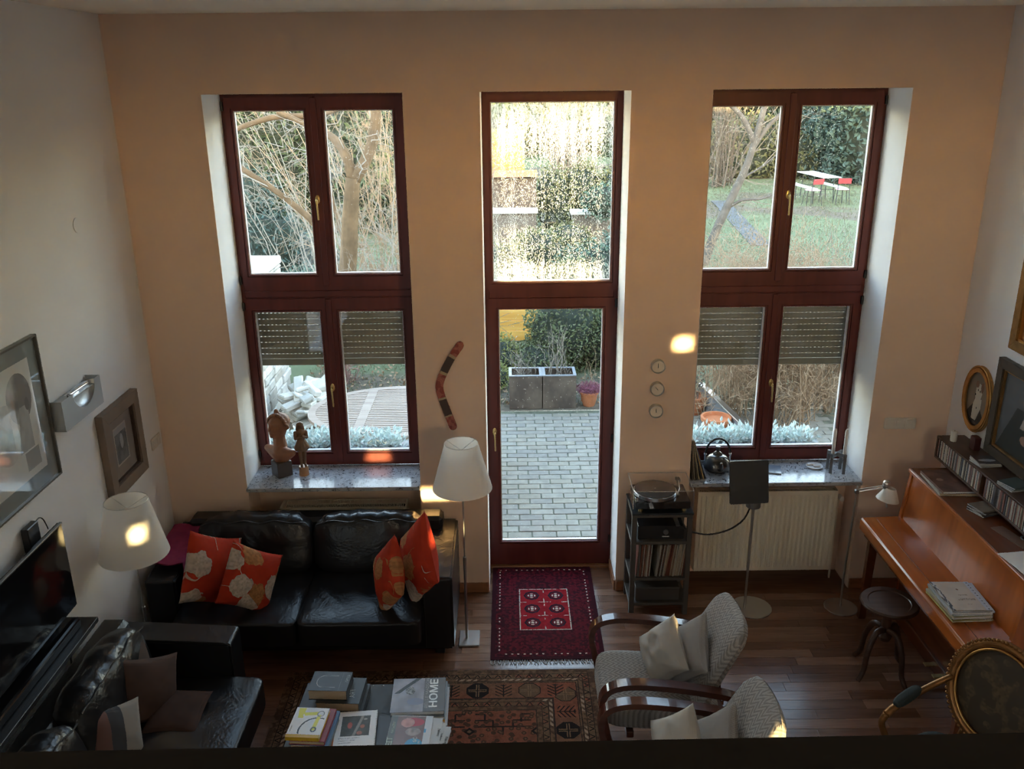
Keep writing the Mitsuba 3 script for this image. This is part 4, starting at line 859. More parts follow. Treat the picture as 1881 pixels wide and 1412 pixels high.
# rear left pile
z = TZ + .001
for lab, c, w, d, h, rz, col in (('dark grey portfolio at the bottom of the rear left pile', (-1.0, -1.72), .36, .27, .055, -2, (.05, .055, .06)), ('black book with pale line drawing under the thick black book', (-.955, -1.715), .24, .22, .055, -3, (.04, .045, .05))):
    t, z, pl = book('book', lab, c, w, d, h, rz, col, z, 'paper', 'right')
lettering(t, pl, 'ART', .028, .085, -.06, .0551, 97, cover((.45, .47, .46)))
def blackbook(p, n, uv):
    u, v = uv.x, uv.y; c = mix((.035, .037, .042), (.05, .052, .058), v); e = E_(u, v, .34, .48, .18, .30)
    c = dr.select((dr.abs(e - 1) < .10) & (u < .36), mi.Color3f(.34, .33, .32), c); c = dr.select((u > .32) & (u < .68) & ((dr.abs(v - .78) < .03) | (dr.abs(v - .18) < .02)), mi.Color3f(.22, .22, .22) * (.4 + 2.6 * dr.abs(u - .4)), c)
    return dr.select(dr.abs(u - .78) < .004, mi.Color3f(.16, .16, .16), c)
t, z, pl = book('book', 'thick black book lying on top of the rear left pile', (-1.012, -1.715), .215, .165, .062, -3, (.03, .032, .036), z, 'paper', 'right', art=mat('black_cover', proc(blackbook), .3))
lettering(t, pl, 'STURZ', .014, .086, .055, .0622, -93, cover((.50, .50, .50)))
# spiral calendars in the middle
M['wire'] = M['steel_dark']
def cal(p, n, uv):
    u, v = uv.x, uv.y; c = mi.Color3f(.80, .80, .82); ph = (u > .14) & (u < .84) & (v > .30) & (v < .86)
    q = mix((.03, .04, .035), (.10, .10, .09), fbm(u * 9, v * 9, 1, 3)); q = dr.select(dr.abs(u - .56 + (v - .6) * -.35) < .035, mi.Color3f(.30, .29, .27), q)
    q = dr.select(E_(u, v, .35, .60, .06, .09) < 1, mi.Color3f(.45, .10, .07), q); q = dr.select(E_(u, v, .66, .56, .06, .05) < 1, mi.Color3f(.40, .14, .09), q); q = dr.select(E_(u, v, .60, .38, .07, .05) < 1, mi.Color3f(.40, .16, .12), q); q = dr.select(E_(u, v, .72, .76, .05, .02) < 1, mi.Color3f(.4, .4, .38), q)
    return dr.select(ph, q, c)
z = TZ + .001
t, z, pl = book('large_book', 'large dark book with pale lettering on its spine under the calendars', (-.82, -2.02), .30, .30, .045, 2, (.025, .025, .028), z, 'paper', 'front')
w = meshkit.text_mesh('GEMALDE', .022, .0008, True); w = rot(w, (1, 0, 0), 90); put(t + '__lettering', pl(mv(w, -.10, -.1508, .012)), WHITE)
def spiral(t, pl, x, d, z, h):
    n = 14; put(t + '__spiral', pl(cat([tube([(x + .006 * math.cos(a), -d / 2 + (i + .7) * d / (n + .4), z + h / 2 + (h / 2 + .003) * math.sin(a)) for a in np.linspace(0, 6.28, 9)], .0011, 4) for i in range(n)])), M['wire'])
t, zz, pl = book('spiral_notebook', 'dark spiral bound notebook partly covered by the photo calendar', (-.715, -2.0), .16, .27, .012, 3, (.04, .04, .045), z, 'paper_white', 'left', soft=True); spiral(t, pl, .08, .27, 0, .012)
t, zz, pl = book('photo_calendar', 'white photo calendar with a picture of red birds and handwriting below', (-.835, -1.985), .215, .275, .014, 4, (.60, .60, .60), zz + .004, 'paper_white', 'left', 'calendar', art=mat('cal_page', proc(cal), .5), soft=True); spiral(t, pl, .1075, .275, 0, .014)
for i, s in enumerate(('Erinnerung an schoene', 'Stunden im Garten', 'Liebe Gruesse')): lettering(t, pl, s, .0075, -.085, -.075 - i * .017, .0141, 2, cover((.25, .25, .30)), False, 'handwriting')
# coffee table book and magazines on the right
z = TZ + .001
t, z, pl = book('magazine', 'white edged magazine at the bottom of the right rear pile', (-.515, -1.735), .31, .30, .02, 1, (.45, .47, .50), z, 'paper_white', 'left', 'magazine', soft=True)
t, z, pl = book('magazine', 'orange magazine below the big book titled HOME', (-.525, -1.745), .30, .31, .018, 2, (.55, .26, .05), z, 'paper_white', 'left', 'magazine', soft=True)
t, z, pl = book('magazine', 'grey magazine directly below the big book titled HOME', (-.52, -1.73), .30, .30, .018, 1, (.20, .24, .28), z, 'paper_white', 'left', 'magazine', soft=True)
def home(p, n, uv):
    u, v = uv.x, uv.y; c = mix((.20, .20, .23), (.45, .45, .50), fbm(u * 5, v * 4, 2, 3)); c = dr.select((v > .55) & (dr.abs(u - .22 - (v - .7) * .9) < .05), mi.Color3f(.05, .06, .06), c)
    c = dr.select(E_(u, v, .45, .30, .16, .10) < 1, mi.Color3f(.24, .27, .36), c); c = dr.select(E_(u, v, .34, .62, .09, .12) < 1, mix((.05, .05, .05), (.45, .44, .42), noise(u * 40, v * 40, 1)), c)
    return dr.select(u > .60, mi.Color3f(.16, .17, .18), c)
t, z, pl = book('big_book', 'large grey picture book with the word HOME on its cover', (-.525, -1.725), .295, .285, .026, 2, (.12, .13, .14), z, 'paper_white', 'right', art=mat('home_cover', proc(home), .3))
lettering(t, pl, 'HOME', .044, .105, -.115, .0262, 90, cover((.80, .81, .80)), True, 'lettering', 1.35); lettering(t, pl, 'BELLE MAISON', .017, .055, -.115, .0262, 90, cover((.42, .43, .42)), False, 'lettering', 1.5)
z = TZ + .001
for i, (c, w, d, rz, lab) in enumerate((((-.455, -2.035), .205, .27, -9, 'bottom newspaper of the fanned right front pile'), ((-.48, -2.04), .215, .275, -6, 'middle newspaper of the fanned right front pile'), ((-.49, -2.035), .21, .28, -3, 'newspaper directly below the magazine with the blue disc'))):
    t, z, pl = book('newspaper', lab, c, w, d, .022, rz, (.52, .52, .52), z, 'paper_white', 'left', 'newspaper', soft=True)
    lettering(t, pl, 'Zeitung', .012, .09, .06, .0222, -90, INK, True)
def mag(p, n, uv):
    u, v = uv.x, uv.y; c = mix((.16, .10, .09), (.28, .17, .15), fbm(u * 4, v * 4, 5, 3)); c = dr.select(u < .16, mi.Color3f(.13, .14, .12), c)
    c = dr.select(E_(u, v, .55, .82, .26, .12) < 1, mi.Color3f(.45, .06, .08), c); c = dr.select(E_(u, v, .42, .80, .16, .13) < 1, mix((.45, .22, .20), (.60, .34, .30), noise(u * 12, v * 12, 2)), c)
    c = dr.select(E_(u, v, .58, .55, .18, .11) < 1, mix((.22, .18, .16), (.45, .36, .32), noise(u * 16, v * 16, 4)), c); c = dr.select(E_(u, v, .40, .08, .22, .14) < 1, mi.Color3f(.42, .22, .20), c)
    c = dr.select(E_(u, v, .64, .22, .20, .15) < 1, mi.Color3f(.07, .32, .52), c); c = dr.select((u > .83), mi.Color3f(.62, .62, .64), c); c = dr.select((u > .83) & (u < .88) & (dr.abs(v - .58) < .05), mi.Color3f(.10, .34, .55), c)
    return dr.select((v > .985) | (v < .02), mi.Color3f(.62, .62, .62), c)
t, z, pl = book('magazine', 'magazine with a red cap portrait and a large blue disc on the right front pile', (-.545, -2.035), .225, .275, .016, -2, (.45, .40, .38), z, 'paper_white', 'left', 'magazine', art=mat('mag_cover', proc(mag), .3), soft=True)
lettering(t, pl, 'ZEIT', .030, -.082, -.125, .0162, 90, cover((.42, .46, .38)), True); lettering(t, pl, 'MAGAZIN', .013, -.084, .0, .0162, 90, cover((.42, .46, .38)), True)
lettering(t, pl, 'GO', .02, .045, -.065, .0162, 90, WHITE, True); lettering(t, pl, 'SPEZIAL', .009, .062, -.10, .0162, 90, WHITE)
M['orange_tab'] = cover((.75, .25, .10), .5)
one('folder', mv(rot(box(-.045, .045, -.12, .12, 0, .006, .001), (0, 0, 1), -4), -.945, -1.985, .352), M['orange_tab'], 'orange and white folder sticking out between the left pile and the calendar', 'folder')

# ------------------------------------------------------------------ two bentwood armchairs
def herring(p, n, uv):
    a, b = uv.x * 34, uv.y * 34; z = dr.abs(md(a, 2.0) - 1.0); t = md(b + z * 1.4, 1.0)
    return mix((.20, .178, .158), (.31, .28, .255), smoothstep(.35, .6, t)) * (.9 + .2 * noise(a * 6, b * 6))
M['herringbone'] = mat('herringbone', proc(herring), .9)
M['dark_bent'] = mat('dark_bentwood', wood((.045, .012, .007), (.075, .022, .012), 'x', 10), .10, specular=.6, clearcoat=.8, clearcoat_gloss=.95)
M['satin'] = mat('satin_linen', mottled((.40, .36, .31), .15, 10), .4)
def boxuv(m, s=1.0):
    """planar uv from the dominant normal of each face (vertices split)"""
    v = m.vertices[m.faces].reshape(-1, 3); n = np.repeat(np.abs(m.face_normals), 3, axis=0); k = n.argmax(1)
    uv = np.where((k == 0)[:, None], v[:, [1, 2]], np.where((k == 1)[:, None], v[:, [0, 2]], v[:, [0, 1]]))
    return trimesh.Trimesh(v, np.arange(len(v)).reshape(-1, 3), process=False), uv * s
def armchair(lab, y, dx):
    t = thing('armchair', lab, 'armchair'); W4 = lambda m: mv(m, dx, y, 0)
    loop = curve([(1.30, .03), (.95, .02), (.72, .03), (.60, .09), (.535, .22), (.495, .40), (.478, .50), (.497, .575), (.56, .615), (.68, .625), (.90, .60), (1.12, .555), (1.22, .52)], 72)
    band = sg.LineString([tuple(q) for q in loop]).buffer(.0165, cap_style=2, join_style=1)
    for s in (-1, 1):
        a = put(t + '__arm_frame', W4(extr(band, .062, 'y', s * .305 - .031)), M['dark_bent'], smooth=30)
        put(a + '__rear_leg', W4(tube([(1.20, s * .305, .53), (1.24, s * .305, .30), (1.28, s * .305, .03)], .018, 8)), M['dark_bent'], smooth=True)
    put(t + '__stretcher', W4(box(.62, .66, -.29, .29, .26, .30, .004)), M['dark_bent']); put(t + '__stretcher', W4(box(1.16, 1.20, -.29, .29, .24, .28, .004)), M['dark_bent'])
    seat = soft_box(.66, .545, .16, 20, 6, 0, 0, 6, .02); seat = rot(seat, (0, 1, 0), 4); seat.apply_translation((.815, 0, .355)); seat = W4(seat)
    n = seat.vertices[:, :2].copy(); put(t + '__seat', seat, M['herringbone'], smooth=True, uv=np.stack([seat.vertices[:, 1], seat.vertices[:, 0]], 1))
    edge = [(.495, -.24, .37), (.495, .24, .37)]
    # back: curved board, narrower and rounded at the top, leaning back
    u, v, f = grid_uv(26, 26); H = .53
    V, UV, F = [], [], []
    for sd, off in ((0, .058), (1, -.058)):
        half = .258 * np.minimum(1, (np.clip((1 - v) / .16, 0, 1)) ** .40 * .35 + .65) * (1 - .05 * v)
        yy = (u * 2 - 1) * half; hh = v * H
        xx = .34 * hh + .05 * (v ** 2) - .05 * (1 - (u * 2 - 1) ** 2) * -.4
        rim = (np.clip((1 - (u * 2 - 1) ** 4) * (1 - v ** 8), 0, 1)) ** .45
        xx = xx - off * rim * (1 if sd == 0 else 1)
        V.append(np.stack([1.02 + xx, yy, .40 + hh * .90 + off * .35 * rim], 1)); UV.append(np.stack([yy, hh], 1)); F.append(f[:, ::-1] if sd == 0 else f)
    F[1] = F[1] + len(V[0]); bk = W4(trimesh.Trimesh(np.vstack(V), np.vstack(F), process=False))
    put(t + '__backrest', bk, M['herringbone'], smooth=True, uv=np.vstack(UV))
armchair('herringbone armchair with dark bentwood arms nearer the window', -1.60, 0)
armchair('herringbone armchair with dark bentwood arms, sunlit, at the bottom edge of the view', -2.36, -.02)
cushion('patterned_cushion', 'cushion in the same herringbone cloth against the back of the farther armchair', (1.00, -1.60, .615), .35, .12, -80, 24, M['herringbone'], 38, 11)
cushion('satin_cushion', 'shiny pale satin cushion in front on the farther armchair', (.86, -1.58, .585), .33, .14, -66, 22, M['satin'], 36, 12, wr=.06)
cushion('patterned_cushion', 'cushion in the same herringbone cloth against the back of the sunlit armchair', (.98, -2.36, .61), .35, .12, -82, 26, M['herringbone'], 34, 13)
cushion('satin_cushion', 'pale linen cushion on the sunlit armchair', (.80, -2.34, .59), .34, .14, -68, 22, M['satin'], 40, 14, wr=.045)

# ------------------------------------------------------------------ hi-fi rack with turntable, amplifier, records
M['rack'] = mat('rack_metal', (.085, .075, .065), .45, metallic=.3)
M['rack_glass'] = mat('rack_shelf', (.02, .025, .03), .15)
RX0, RX1, RY0, RY1 = .845, 1.268, -.335, -.022
rk = thing('audio_rack', 'dark metal hi-fi rack with turntable between the terrace door and the right window', 'shelf')
for x in (RX0, RX1 - .035):
    for y in (RY0, RY1 - .035): put(rk + '__post', box(x, x + .035, y, y + .035, 0, .785, .003), M['rack'])
for i, z in enumerate((.08, .285, .575, .785)):
    s = put(rk + '__shelf', box(RX0, RX1, RY0, RY1, z, z + .022, .003), M['rack'])
put(rk + '__glass_top', box(RX0 - .004, RX1 + .004, RY0 - .006, RY1 + .004, .807, .822, .003), M['rack_glass'])
tt = thing('turntable', 'black record player with transparent lid on top of the hi-fi rack', 'record player')
put(tt + '__plinth', box(RX0 + .02, RX1 - .02, RY0 + .012, RY1 - .01, .845, .90, .006), M['black_gloss'])
for x in (RX0 + .06, RX1 - .06):
    for y in (RY0 + .04, RY1 - .04): put(tt + '__foot', lathe([[0, 0], [.016, 0], [.016, .024], [0, .024]], 20, (x, y, .822)), M['brass'], smooth=40)
pcx, pcy = 1.02, -.185
put(tt + '__platter', lathe([[0, 0], [.148, 0], [.15, .002], [.15, .026], [.148, .028], [0, .028]], 56, (pcx, pcy, .904)), M['chrome'], smooth=35)
put(tt + '__mat', lathe([[0, 0], [.144, 0], [.144, .004], [0, .004]], 56, (pcx, pcy, .932)), mat('rubber_mat', (.035, .028, .024), .7), smooth=35)
put(tt + '__spindle', tube([(pcx, pcy, .93), (pcx, pcy, .945)], .003, 8), M['chrome'])
put(tt + '__tonearm_base', cat(lathe([[0, 0], [.026, 0], [.026, .012], [.012, .016], [.012, .05], [0, .05]], 24, (1.20, -.09, .90)), boxc((1.20, -.075, .955), (.03, .05, .022), .004)), M['black_plastic'], smooth=40)
put(tt + '__tonearm', cat(tube([(1.20, -.04, .958), (1.20, -.09, .958), (1.185, -.22, .952), (1.165, -.27, .945)], .0042, 8), boxc((1.162, -.277, .942), (.016, .03, .01))), M['steel'], smooth=30)
put(tt + '__arm_knob', lathe([[0, 0], [.011, 0], [.011, .018], [0, .018]], 20, (.878, -.30, .90)), M['chrome'], smooth=40)
scene['mat_acrylic'] = {'type': 'thindielectric', 'int_ior': 1.49}
lx0, lx1, ly0, ly1, lz0, lz1 = RX0 + .004, RX1 - .004, RY0 + .004, RY1 - .002, .852, .985
def quad(a, b, c, d): return trimesh.Trimesh([a, b, c, d], [[0, 1, 2], [0, 2, 3]], process=False)
lid = cat(quad((lx0, ly0, lz1), (lx1, ly0, lz1), (lx1, ly1, lz1), (lx0, ly1, lz1)), quad((lx0, ly0, lz0), (lx1, ly0, lz0), (lx1, ly0, lz1), (lx0, ly0, lz1)), quad((lx0, ly0, lz0), (lx0, ly1, lz0), (lx0, ly1, lz1), (lx0, ly0, lz1)), quad((lx1, ly0, lz0), (lx1, ly1, lz0), (lx1, ly1, lz1), (lx1, ly0, lz1)))
put(tt + '__lid', lid, 'mat_acrylic')
rim = [tube([a, b], .0022, 5) for a, b in (((lx0, ly0, lz1), (lx1, ly0, lz1)), ((lx0, ly0, lz1), (lx0, ly1, lz1)), ((lx1, ly0, lz1), (lx1, ly1, lz1)), ((lx0, ly0, lz0), (lx0, ly0, lz1)), ((lx1, ly0, lz0), (lx1, ly0, lz1)), ((lx0, ly1, lz1), (lx1, ly1, lz1)))]
put(tt + '__lid_edge', cat(rim), mat('acrylic_edge', (.45, .42, .40), .2))
am = thing('amplifier', 'black amplifier on the shelf below the turntable', 'amplifier')
put(am + '__case', box(RX0 + .05, RX1 - .05, RY0 + .04, RY1 - .02, .597, .70, .004), M['black_plastic'])
put(am + '__knob', rot(lathe([[0, 0], [.018, 0], [.017, .014], [0, .015]], 24), (1, 0, 0), 90, (0, 0, 0)).apply_translation((1.09, RY0 + .041, .655)), M['steel_dark'], smooth=40)
put(am + '__display', box(1.065, 1.115, RY0 + .037, RY0 + .041, .615, .622), cover((.55, .55, .55)))
put(am + '__top_plate', box(1.16, 1.19, -.30, -.12, .70, .703, .001), M['steel'])
bx_ = thing('storage_box', 'dark low box on the bottom shelf of the hi-fi rack', 'box'); put(bx_ + '__box', box(RX0 + .05, RX1 - .06, RY0 + .03, RY1 - .02, .102, .20, .004), mat('box_dark', (.05, .042, .036), .7)); put(bx_ + '__lid', box(RX0 + .048, RX1 - .058, RY0 + .028, RY1 - .018, .20, .212, .003), M['rack'])
ORD = 'first second third fourth fifth sixth seventh eighth ninth tenth eleventh twelfth thirteenth fourteenth fifteenth sixteenth'.split(); _o = {}
def ordi(k): _o[k] = _o.get(k, -1) + 1; return ORD[_o[k]]
g = np.random.default_rng(8); x = RX0 + .042; cols = [(.30, .24, .17), (.16, .05, .03), (.42, .36, .28), (.09, .05, .035), (.24, .15, .09), (.34, .30, .25), (.20, .06, .045), (.13, .11, .09)]
cnames = ['khaki', 'rust red', 'cream', 'dark', 'tan', 'greyish', 'brick red', 'olive']
i = 0
while x < RX1 - .05:
    if .985 < x < 1.02: x = 1.025
    w = g.uniform(.0045, .009); ci = g.integers(0, len(cols)); c = cols[ci]; h = .252 + g.uniform(-.004, .004)
    m = box(0, w, RY0 + .012 + g.uniform(0, .015), RY1 - .03, 0, h, .0008); m = rot(m, (0, 1, 0), (3 if x < 1 else 7) + g.uniform(-1, 1))
    k = one('record', mv(m, x, 0, .3095), cover(c, .6), f'{ordi((ci, x < 1))} {cnames[ci]} record sleeve from the left in the {"left" if x < 1 else "right"} bundle on the hi-fi rack', 'record', 'records on the hi-fi rack'); x += w + .0018; i += 1
    if i > 46: break
# records leaning in the window niche
g = np.random.default_rng(9)
for i, (lab, c) in enumerate((('innermost dark record sleeve leaning on the left reveal of the right window', (.05, .035, .025)), ('tan edged record sleeve second from the reveal in the right window', (.30, .22, .14)), ('dark brown record sleeve, third from the reveal in the right window', (.06, .045, .03)), ('cream edged record sleeve, fourth from the reveal in the right window', (.42, .34, .22)), ('black record sleeve, fifth from the reveal in the right window', (.03, .03, .03)), ('gold edged record sleeve, sixth from the reveal in the right window', (.40, .28, .13)), ('blue grey topped record sleeve, frontmost of the row in the right window', (.10, .13, .18)))):
    m = box(0, .008, .02 + i * .004, .325, 0, .315, .001); m = rot(m, (0, 1, 0), -3.5 - i * 2.6)
    one('leaning_record', mv(m, 1.322 + i * .0175, 0, .9005), cover(c, .5), lab, 'record')

# ------------------------------------------------------------------ panel on a stand with cable
ps = thing('panel_stand', 'black square panel on a thin steel pole in front of the right radiator', 'speaker stand')
put(ps + '__base', disc((1.755, -.255, 0), .145, .008, 48), M['steel'], smooth=35)
put(ps + '__pole', tube([(1.70, -.27, .006), (1.70, -.27, .90)], .009, 14), M['steel'], smooth=True)
put(ps + '__hub', lathe([[0, 0], [.05, 0], [.05, .08], [0, .08]], 32, (1.70, -.265, .83)), M['steel_dark'], smooth=40)
pn = extr(rectp(-.135, .135, -.15, .15, .01), .02, 'y', -.01); pn = rot(pn, (1, 0, 0), -14); pn = rot(pn, (0, 0, 1), 4); put(ps + '__panel', mv(pn, 1.645, -.30, 1.035), M['black_plastic'])
put(ps + '__cable', tube(curve([(1.685, -.26, .83), (1.65, -.22, .70), (1.56, -.18, .60), (1.42, -.16, .555), (1.29, -.15, .58), (1.24, -.15, .62)], 40), .006, 8), M['black_plastic'], smooth=True)

# ------------------------------------------------------------------ radiators
def grille_panel(x0, x1, y0, y1, z, r):
    k = put(r + '__top_grille', frame4_flat(x0, x1, y0, y1, z), M['radiator'])
    n = int((x1 - x0 - .03) / .0125); bars = [box(x0 + .015 + i * .0125, x0 + .015 + i * .0125 + .005, y0 + .012, y1 - .012, z - .006, z) for i in range(n)]
    kk = put(k + '__bars', cat(bars, box(x0, x1, (y0 + y1) / 2 - .004, (y0 + y1) / 2 + .004, z - .006, z + .0005)), M['radiator']); tag(kk, kind='stuff')
def frame4_flat(x0, x1, y0, y1, z): return extr(sg.box(x0, y0, x1, y1).difference(sg.box(x0 + .014, y0 + .011, x1 - .014, y1 - .011)), .008, 'z', z - .007)
def radiator(lab, x0, x1, y0, y1, z0, z1, ribs=True, valve='right'):
    r = thing('radiator', lab, 'radiator')
    n = int((x1 - x0 - .04) / .0333); xs = np.linspace(x0 + .02, x1 - .02, n * 8 + 1); dy = .004 * np.clip(np.cos((xs - x0 - .02) / (x1 - x0 - .04) * n * 2 * np.pi) * 2.2, -1, 1)
    zz = np.array([z0, z0 + .02, z0 + .035, z1 - .035, z1 - .02, z1]); fade = np.array([0, 0, 1, 1, 0, 0])
    V = np.array([[x, y0 + .004 + d * fq, z] for z, fq in zip(zz, fade) for x, d in zip(xs, dy)]); nx = len(xs); F = []
    for j in range(len(zz) - 1):
        for i in range(nx - 1): a = j * nx + i; F += [[a, a + 1, a + nx + 1], [a, a + nx + 1, a + nx]]
    put(r + '__front_panel', cat(trimesh.Trimesh(V, np.array(F), process=False), box(x0, x0 + .02, y0, y0 + .02, z0, z1), box(x1 - .02, x1, y0, y0 + .02, z0, z1)), M['radiator'], smooth=40)
    put(r + '__side_cover', box(x0, x0 + .004, y0, y1, z0, z1), M['radiator']); put(r + '__side_cover', box(x1 - .004, x1, y0, y1, z0, z1), M['radiator'])
    put(r + '__fins', box(x0 + .02, x1 - .02, y0 + .03, y1 - .01, z0 + .03, z1 - .03), M['dark_void'])
    grille_panel(x0, x1, y0, y1, z1 + .006, r)
    vx = x1 + .03 if valve == 'right' else x0 - .03
    v = tube([(vx, y0 + .05, z1 - .06), (vx, y0 - .01, z1 - .06)], .018, 14); put(r + '__valve', v, M['white_plastic'], smooth=40)
    put(r + '__pipe', tube([(vx, y0 + .06, z1 - .06), (vx, y0 + .06, .0)], .008, 8), M['radiator'])
radiator('cream ribbed radiator in the niche under the right window', 1.392, 2.43, .085, .20, .105, .765)
radiator('cream radiator with slotted top behind the sofa under the left window', -1.70, -.765, .03, .17, .10, .70, valve='left')

# ------------------------------------------------------------------ reading lamp on the floor (arm lamp)
rl_ = thing('reading_lamp', 'slim metal reading lamp with small white cone shade beside the piano', 'floor lamp')
put(rl_ + '__base', disc((2.405, -.265, 0), .118, .008, 44), M['steel'], smooth=35)
put(rl_ + '__pole', tube([(2.41, -.25, .006), (2.405, -.25, .25), (2.41, -.28, .96), (2.41, -.28, .985)], .0075, 10), M['steel'], smooth=True)
put(rl_ + '__joint', cat(boxc((2.405, -.285, .945), (.026, .03, .03), .005), boxc((2.59, -.30, .99), (.03, .03, .03), .006)), M['steel_dark'])
put(rl_ + '__arm', cat(tube([(2.405, -.29, .945), (2.59, -.30, .985)], .0065, 8), tube([(2.405, -.27, .95), (2.59, -.28, .99)], .004, 6)), M['steel'])
put(rl_ + '__head', trimesh.creation.icosphere(3, .026).apply_translation((2.598, -.30, 1.012)), M['chrome'], smooth=True)
M['lamp_white'] = mat('lamp_white', (.72, .69, .64), .4)
sh = trimesh.creation.revolve(np.array([[.078, 0], [.036, .085], [.033, .087]]), sections=48); sh = rot(sh, (0, 1, 0), 9); put(rl_ + '__shade', mv(sh, 2.615, -.31, .895), M['lamp_white'], smooth=True)
put(rl_ + '__handle', tube(curve([(2.60, -.33, .90), (2.60, -.34, .855), (2.61, -.33, .845), (2.615, -.31, .86)], 12), .003, 6), M['steel'])

# ------------------------------------------------------------------ piano and stool
M['piano'] = mat('piano_wood', wood((.30, .075, .016), (.42, .12, .026), 'y', 8), .16, specular=.5, clearcoat=.6, clearcoat_gloss=.92)
M['piano_v'] = mat('piano_wood_upright', wood((.30, .075, .016), (.42, .12, .026), 'z', 8), .2, specular=.5, clearcoat=.5, clearcoat_gloss=.9)
M['piano_dark'] = mat('piano_dark', wood((.10, .028, .010), (.15, .045, .016), 'y', 8), .25)
pi_ = thing('piano', 'orange brown upright piano with closed lid against the right wall', 'piano')
PY0, PY1, PXF, PXU, PXB, PZL, PZT = -1.80, -.34, 2.43, 2.705, 3.06, .775, 1.135
lidprof = sg.Polygon([(PXF, PZL - .085), (PXF, PZL - .012), (PXF + .012, PZL), (PXU + .02, PZL + .008), (PXU + .02, PZL - .085)]).buffer(-.008).buffer(.008, 6)
put(pi_ + '__key_lid', extr(lidprof, PY1 - PY0 - .01, 'y', PY0 + .005), M['piano'], smooth=35)
put(pi_ + '__lid_line', box(PXF + .10, PXF + .103, PY0 + .03, PY1 - .03, PZL + .0005, PZL + .0045), M['piano_dark'])
upp = sg.Polygon([(PXU, PZL), (PXU + .035, PZT - .02), (PXU + .055, PZT - .02), (PXU + .055, PZL)])
put(pi_ + '__upper_panel', extr(upp, PY1 - PY0 - .07, 'y', PY0 + .035), M['piano_v'])
sidep = sg.Polygon([(PXF + .02, PZL - .10), (PXF + .02, PZL - .004), (PXU - .012, PZL + .002), (PXU + .026, PZT - .018), (PXB, PZT - .018), (PXB, .03), (PXU + .05, .03), (PXU + .05, PZL - .18)]).buffer(-.006).buffer(.006, 4)
for y in (PY0, PY1 - .032): put(pi_ + '__side_panel', extr(sidep, .032, 'y', y), M['piano_v'], smooth=35)
put(pi_ + '__top_lid', box(PXU + .022, PXB + .005, PY0 - .012, PY1 + .012, PZT - .018, PZT + .006, .005), M['piano_dark'])
put(pi_ + '__top_edge', box(PXU + .014, PXU + .030, PY0 - .012, PY1 + .012, PZT - .022, PZT + .004, .004), M['piano'])
put(pi_ + '__lower_panel', box(PXU + .05, PXU + .075, PY0 + .03, PY1 - .03, .10, PZL - .10), M['piano_dark'])
put(pi_ + '__key_bed', box(PXF + .03, PXU + .06, PY0 + .03, PY1 - .03, PZL - .13, PZL - .085), M['piano_dark'])
put(pi_ + '__back', box(PXB - .05, PXB, PY0 + .03, PY1 - .03, .03, PZT - .02), M['piano_dark'])
put(pi_ + '__toe_rail', box(PXU + .03, PXU + .09, PY0, PY1, .0, .10, .006), M['piano_dark'])
for y in (PY0 + .03, PY1 - .07): put(pi_ + '__leg', extr(sg.Polygon([(PXF + .06, PZL - .13), (PXF + .12, PZL - .13), (PXF + .10, .0), (PXF + .055, .0)]), .04, 'y', y), M['piano_dark'])
for y in (-1.13, -1.01): put(pi_ + '__pedal', box(PXU - .03, PXU + .05, y - .02, y + .02, .05, .06, .003), M['brass'])
M['stool_wood'] = mat('stool_wood', wood((.045, .020, .012), (.075, .035, .02), 'x', 8), .3, clearcoat=.4)
so = thing('piano_stool', 'round dark wooden piano stool with curved legs in front of the piano', 'stool')
scx, scy, sz_ = 2.385, -1.02, .505
put(so + '__seat', lathe([[0, 0], [.15, 0], [.172, .012], [.176, .026], [.168, .038], [.13, .036], [.125, .031], [0, .030]], 56, (scx, scy, sz_)), M['stool_wood'], smooth=40)
put(so + '__column', lathe([[0, 0], [.035, 0], [.045, .03], [.022, .06], [.03, .12], [.02, .22], [.04, .24], [0, .24]], 24, (scx, scy, .262)), M['stool_wood'], smooth=40)
for a in (.5, 2.07, 3.64, 5.21):
    c_, s_2 = math.cos(a), math.sin(a); put(so + '__leg', tube(curve([(scx + c_ * .02, scy + s_2 * .02, .34), (scx + c_ * .09, scy + s_2 * .09, .33), (scx + c_ * .14, scy + s_2 * .14, .22), (scx + c_ * .16, scy + s_2 * .16, .08), (scx + c_ * .20, scy + s_2 * .20, .014)], 20), np.linspace(.022, .014, 21), 10), M['stool_wood'], smooth=True)
# things on the piano
def music(name, lab, c, w, d, h, rz, col, z, art=None, cat_='sheet music', group=None, paper='paper_white'): return book(name, lab, c, w, d, h, rz, col, z, paper, 'left', cat_, group, art, True)
z = PZL + .006
for i, (lab, col, w, d, dx, dy, rz, h) in enumerate((('yellow edged music book at the bottom of the stack on the piano lid', (.45, .38, .14), .235, .31, 0, 0, 2, .009), ('olive music book, second from the bottom on the piano lid', (.22, .20, .10), .23, .30, .004, .004, -2, .010), ('cream music book in the middle of the stack on the piano lid', (.42, .36, .26), .23, .305, -.004, .0, 4, .012), ('pale green music book in the upper half of the stack on the piano lid', (.30, .33, .24), .225, .30, .003, .006, 1, .011), ('grey white music folder with dark spots below the top book on the piano lid', (.40, .41, .42), .235, .305, .0, .005, -1, .013), ('perforated plastic sleeve of music right under the top book', (.36, .37, .40), .235, .30, .012, .004, -3, .008))):
    t, z, pl = music('music_book', lab, (2.575 + dx, -1.45 + dy), w, d, h, rz, col, z)
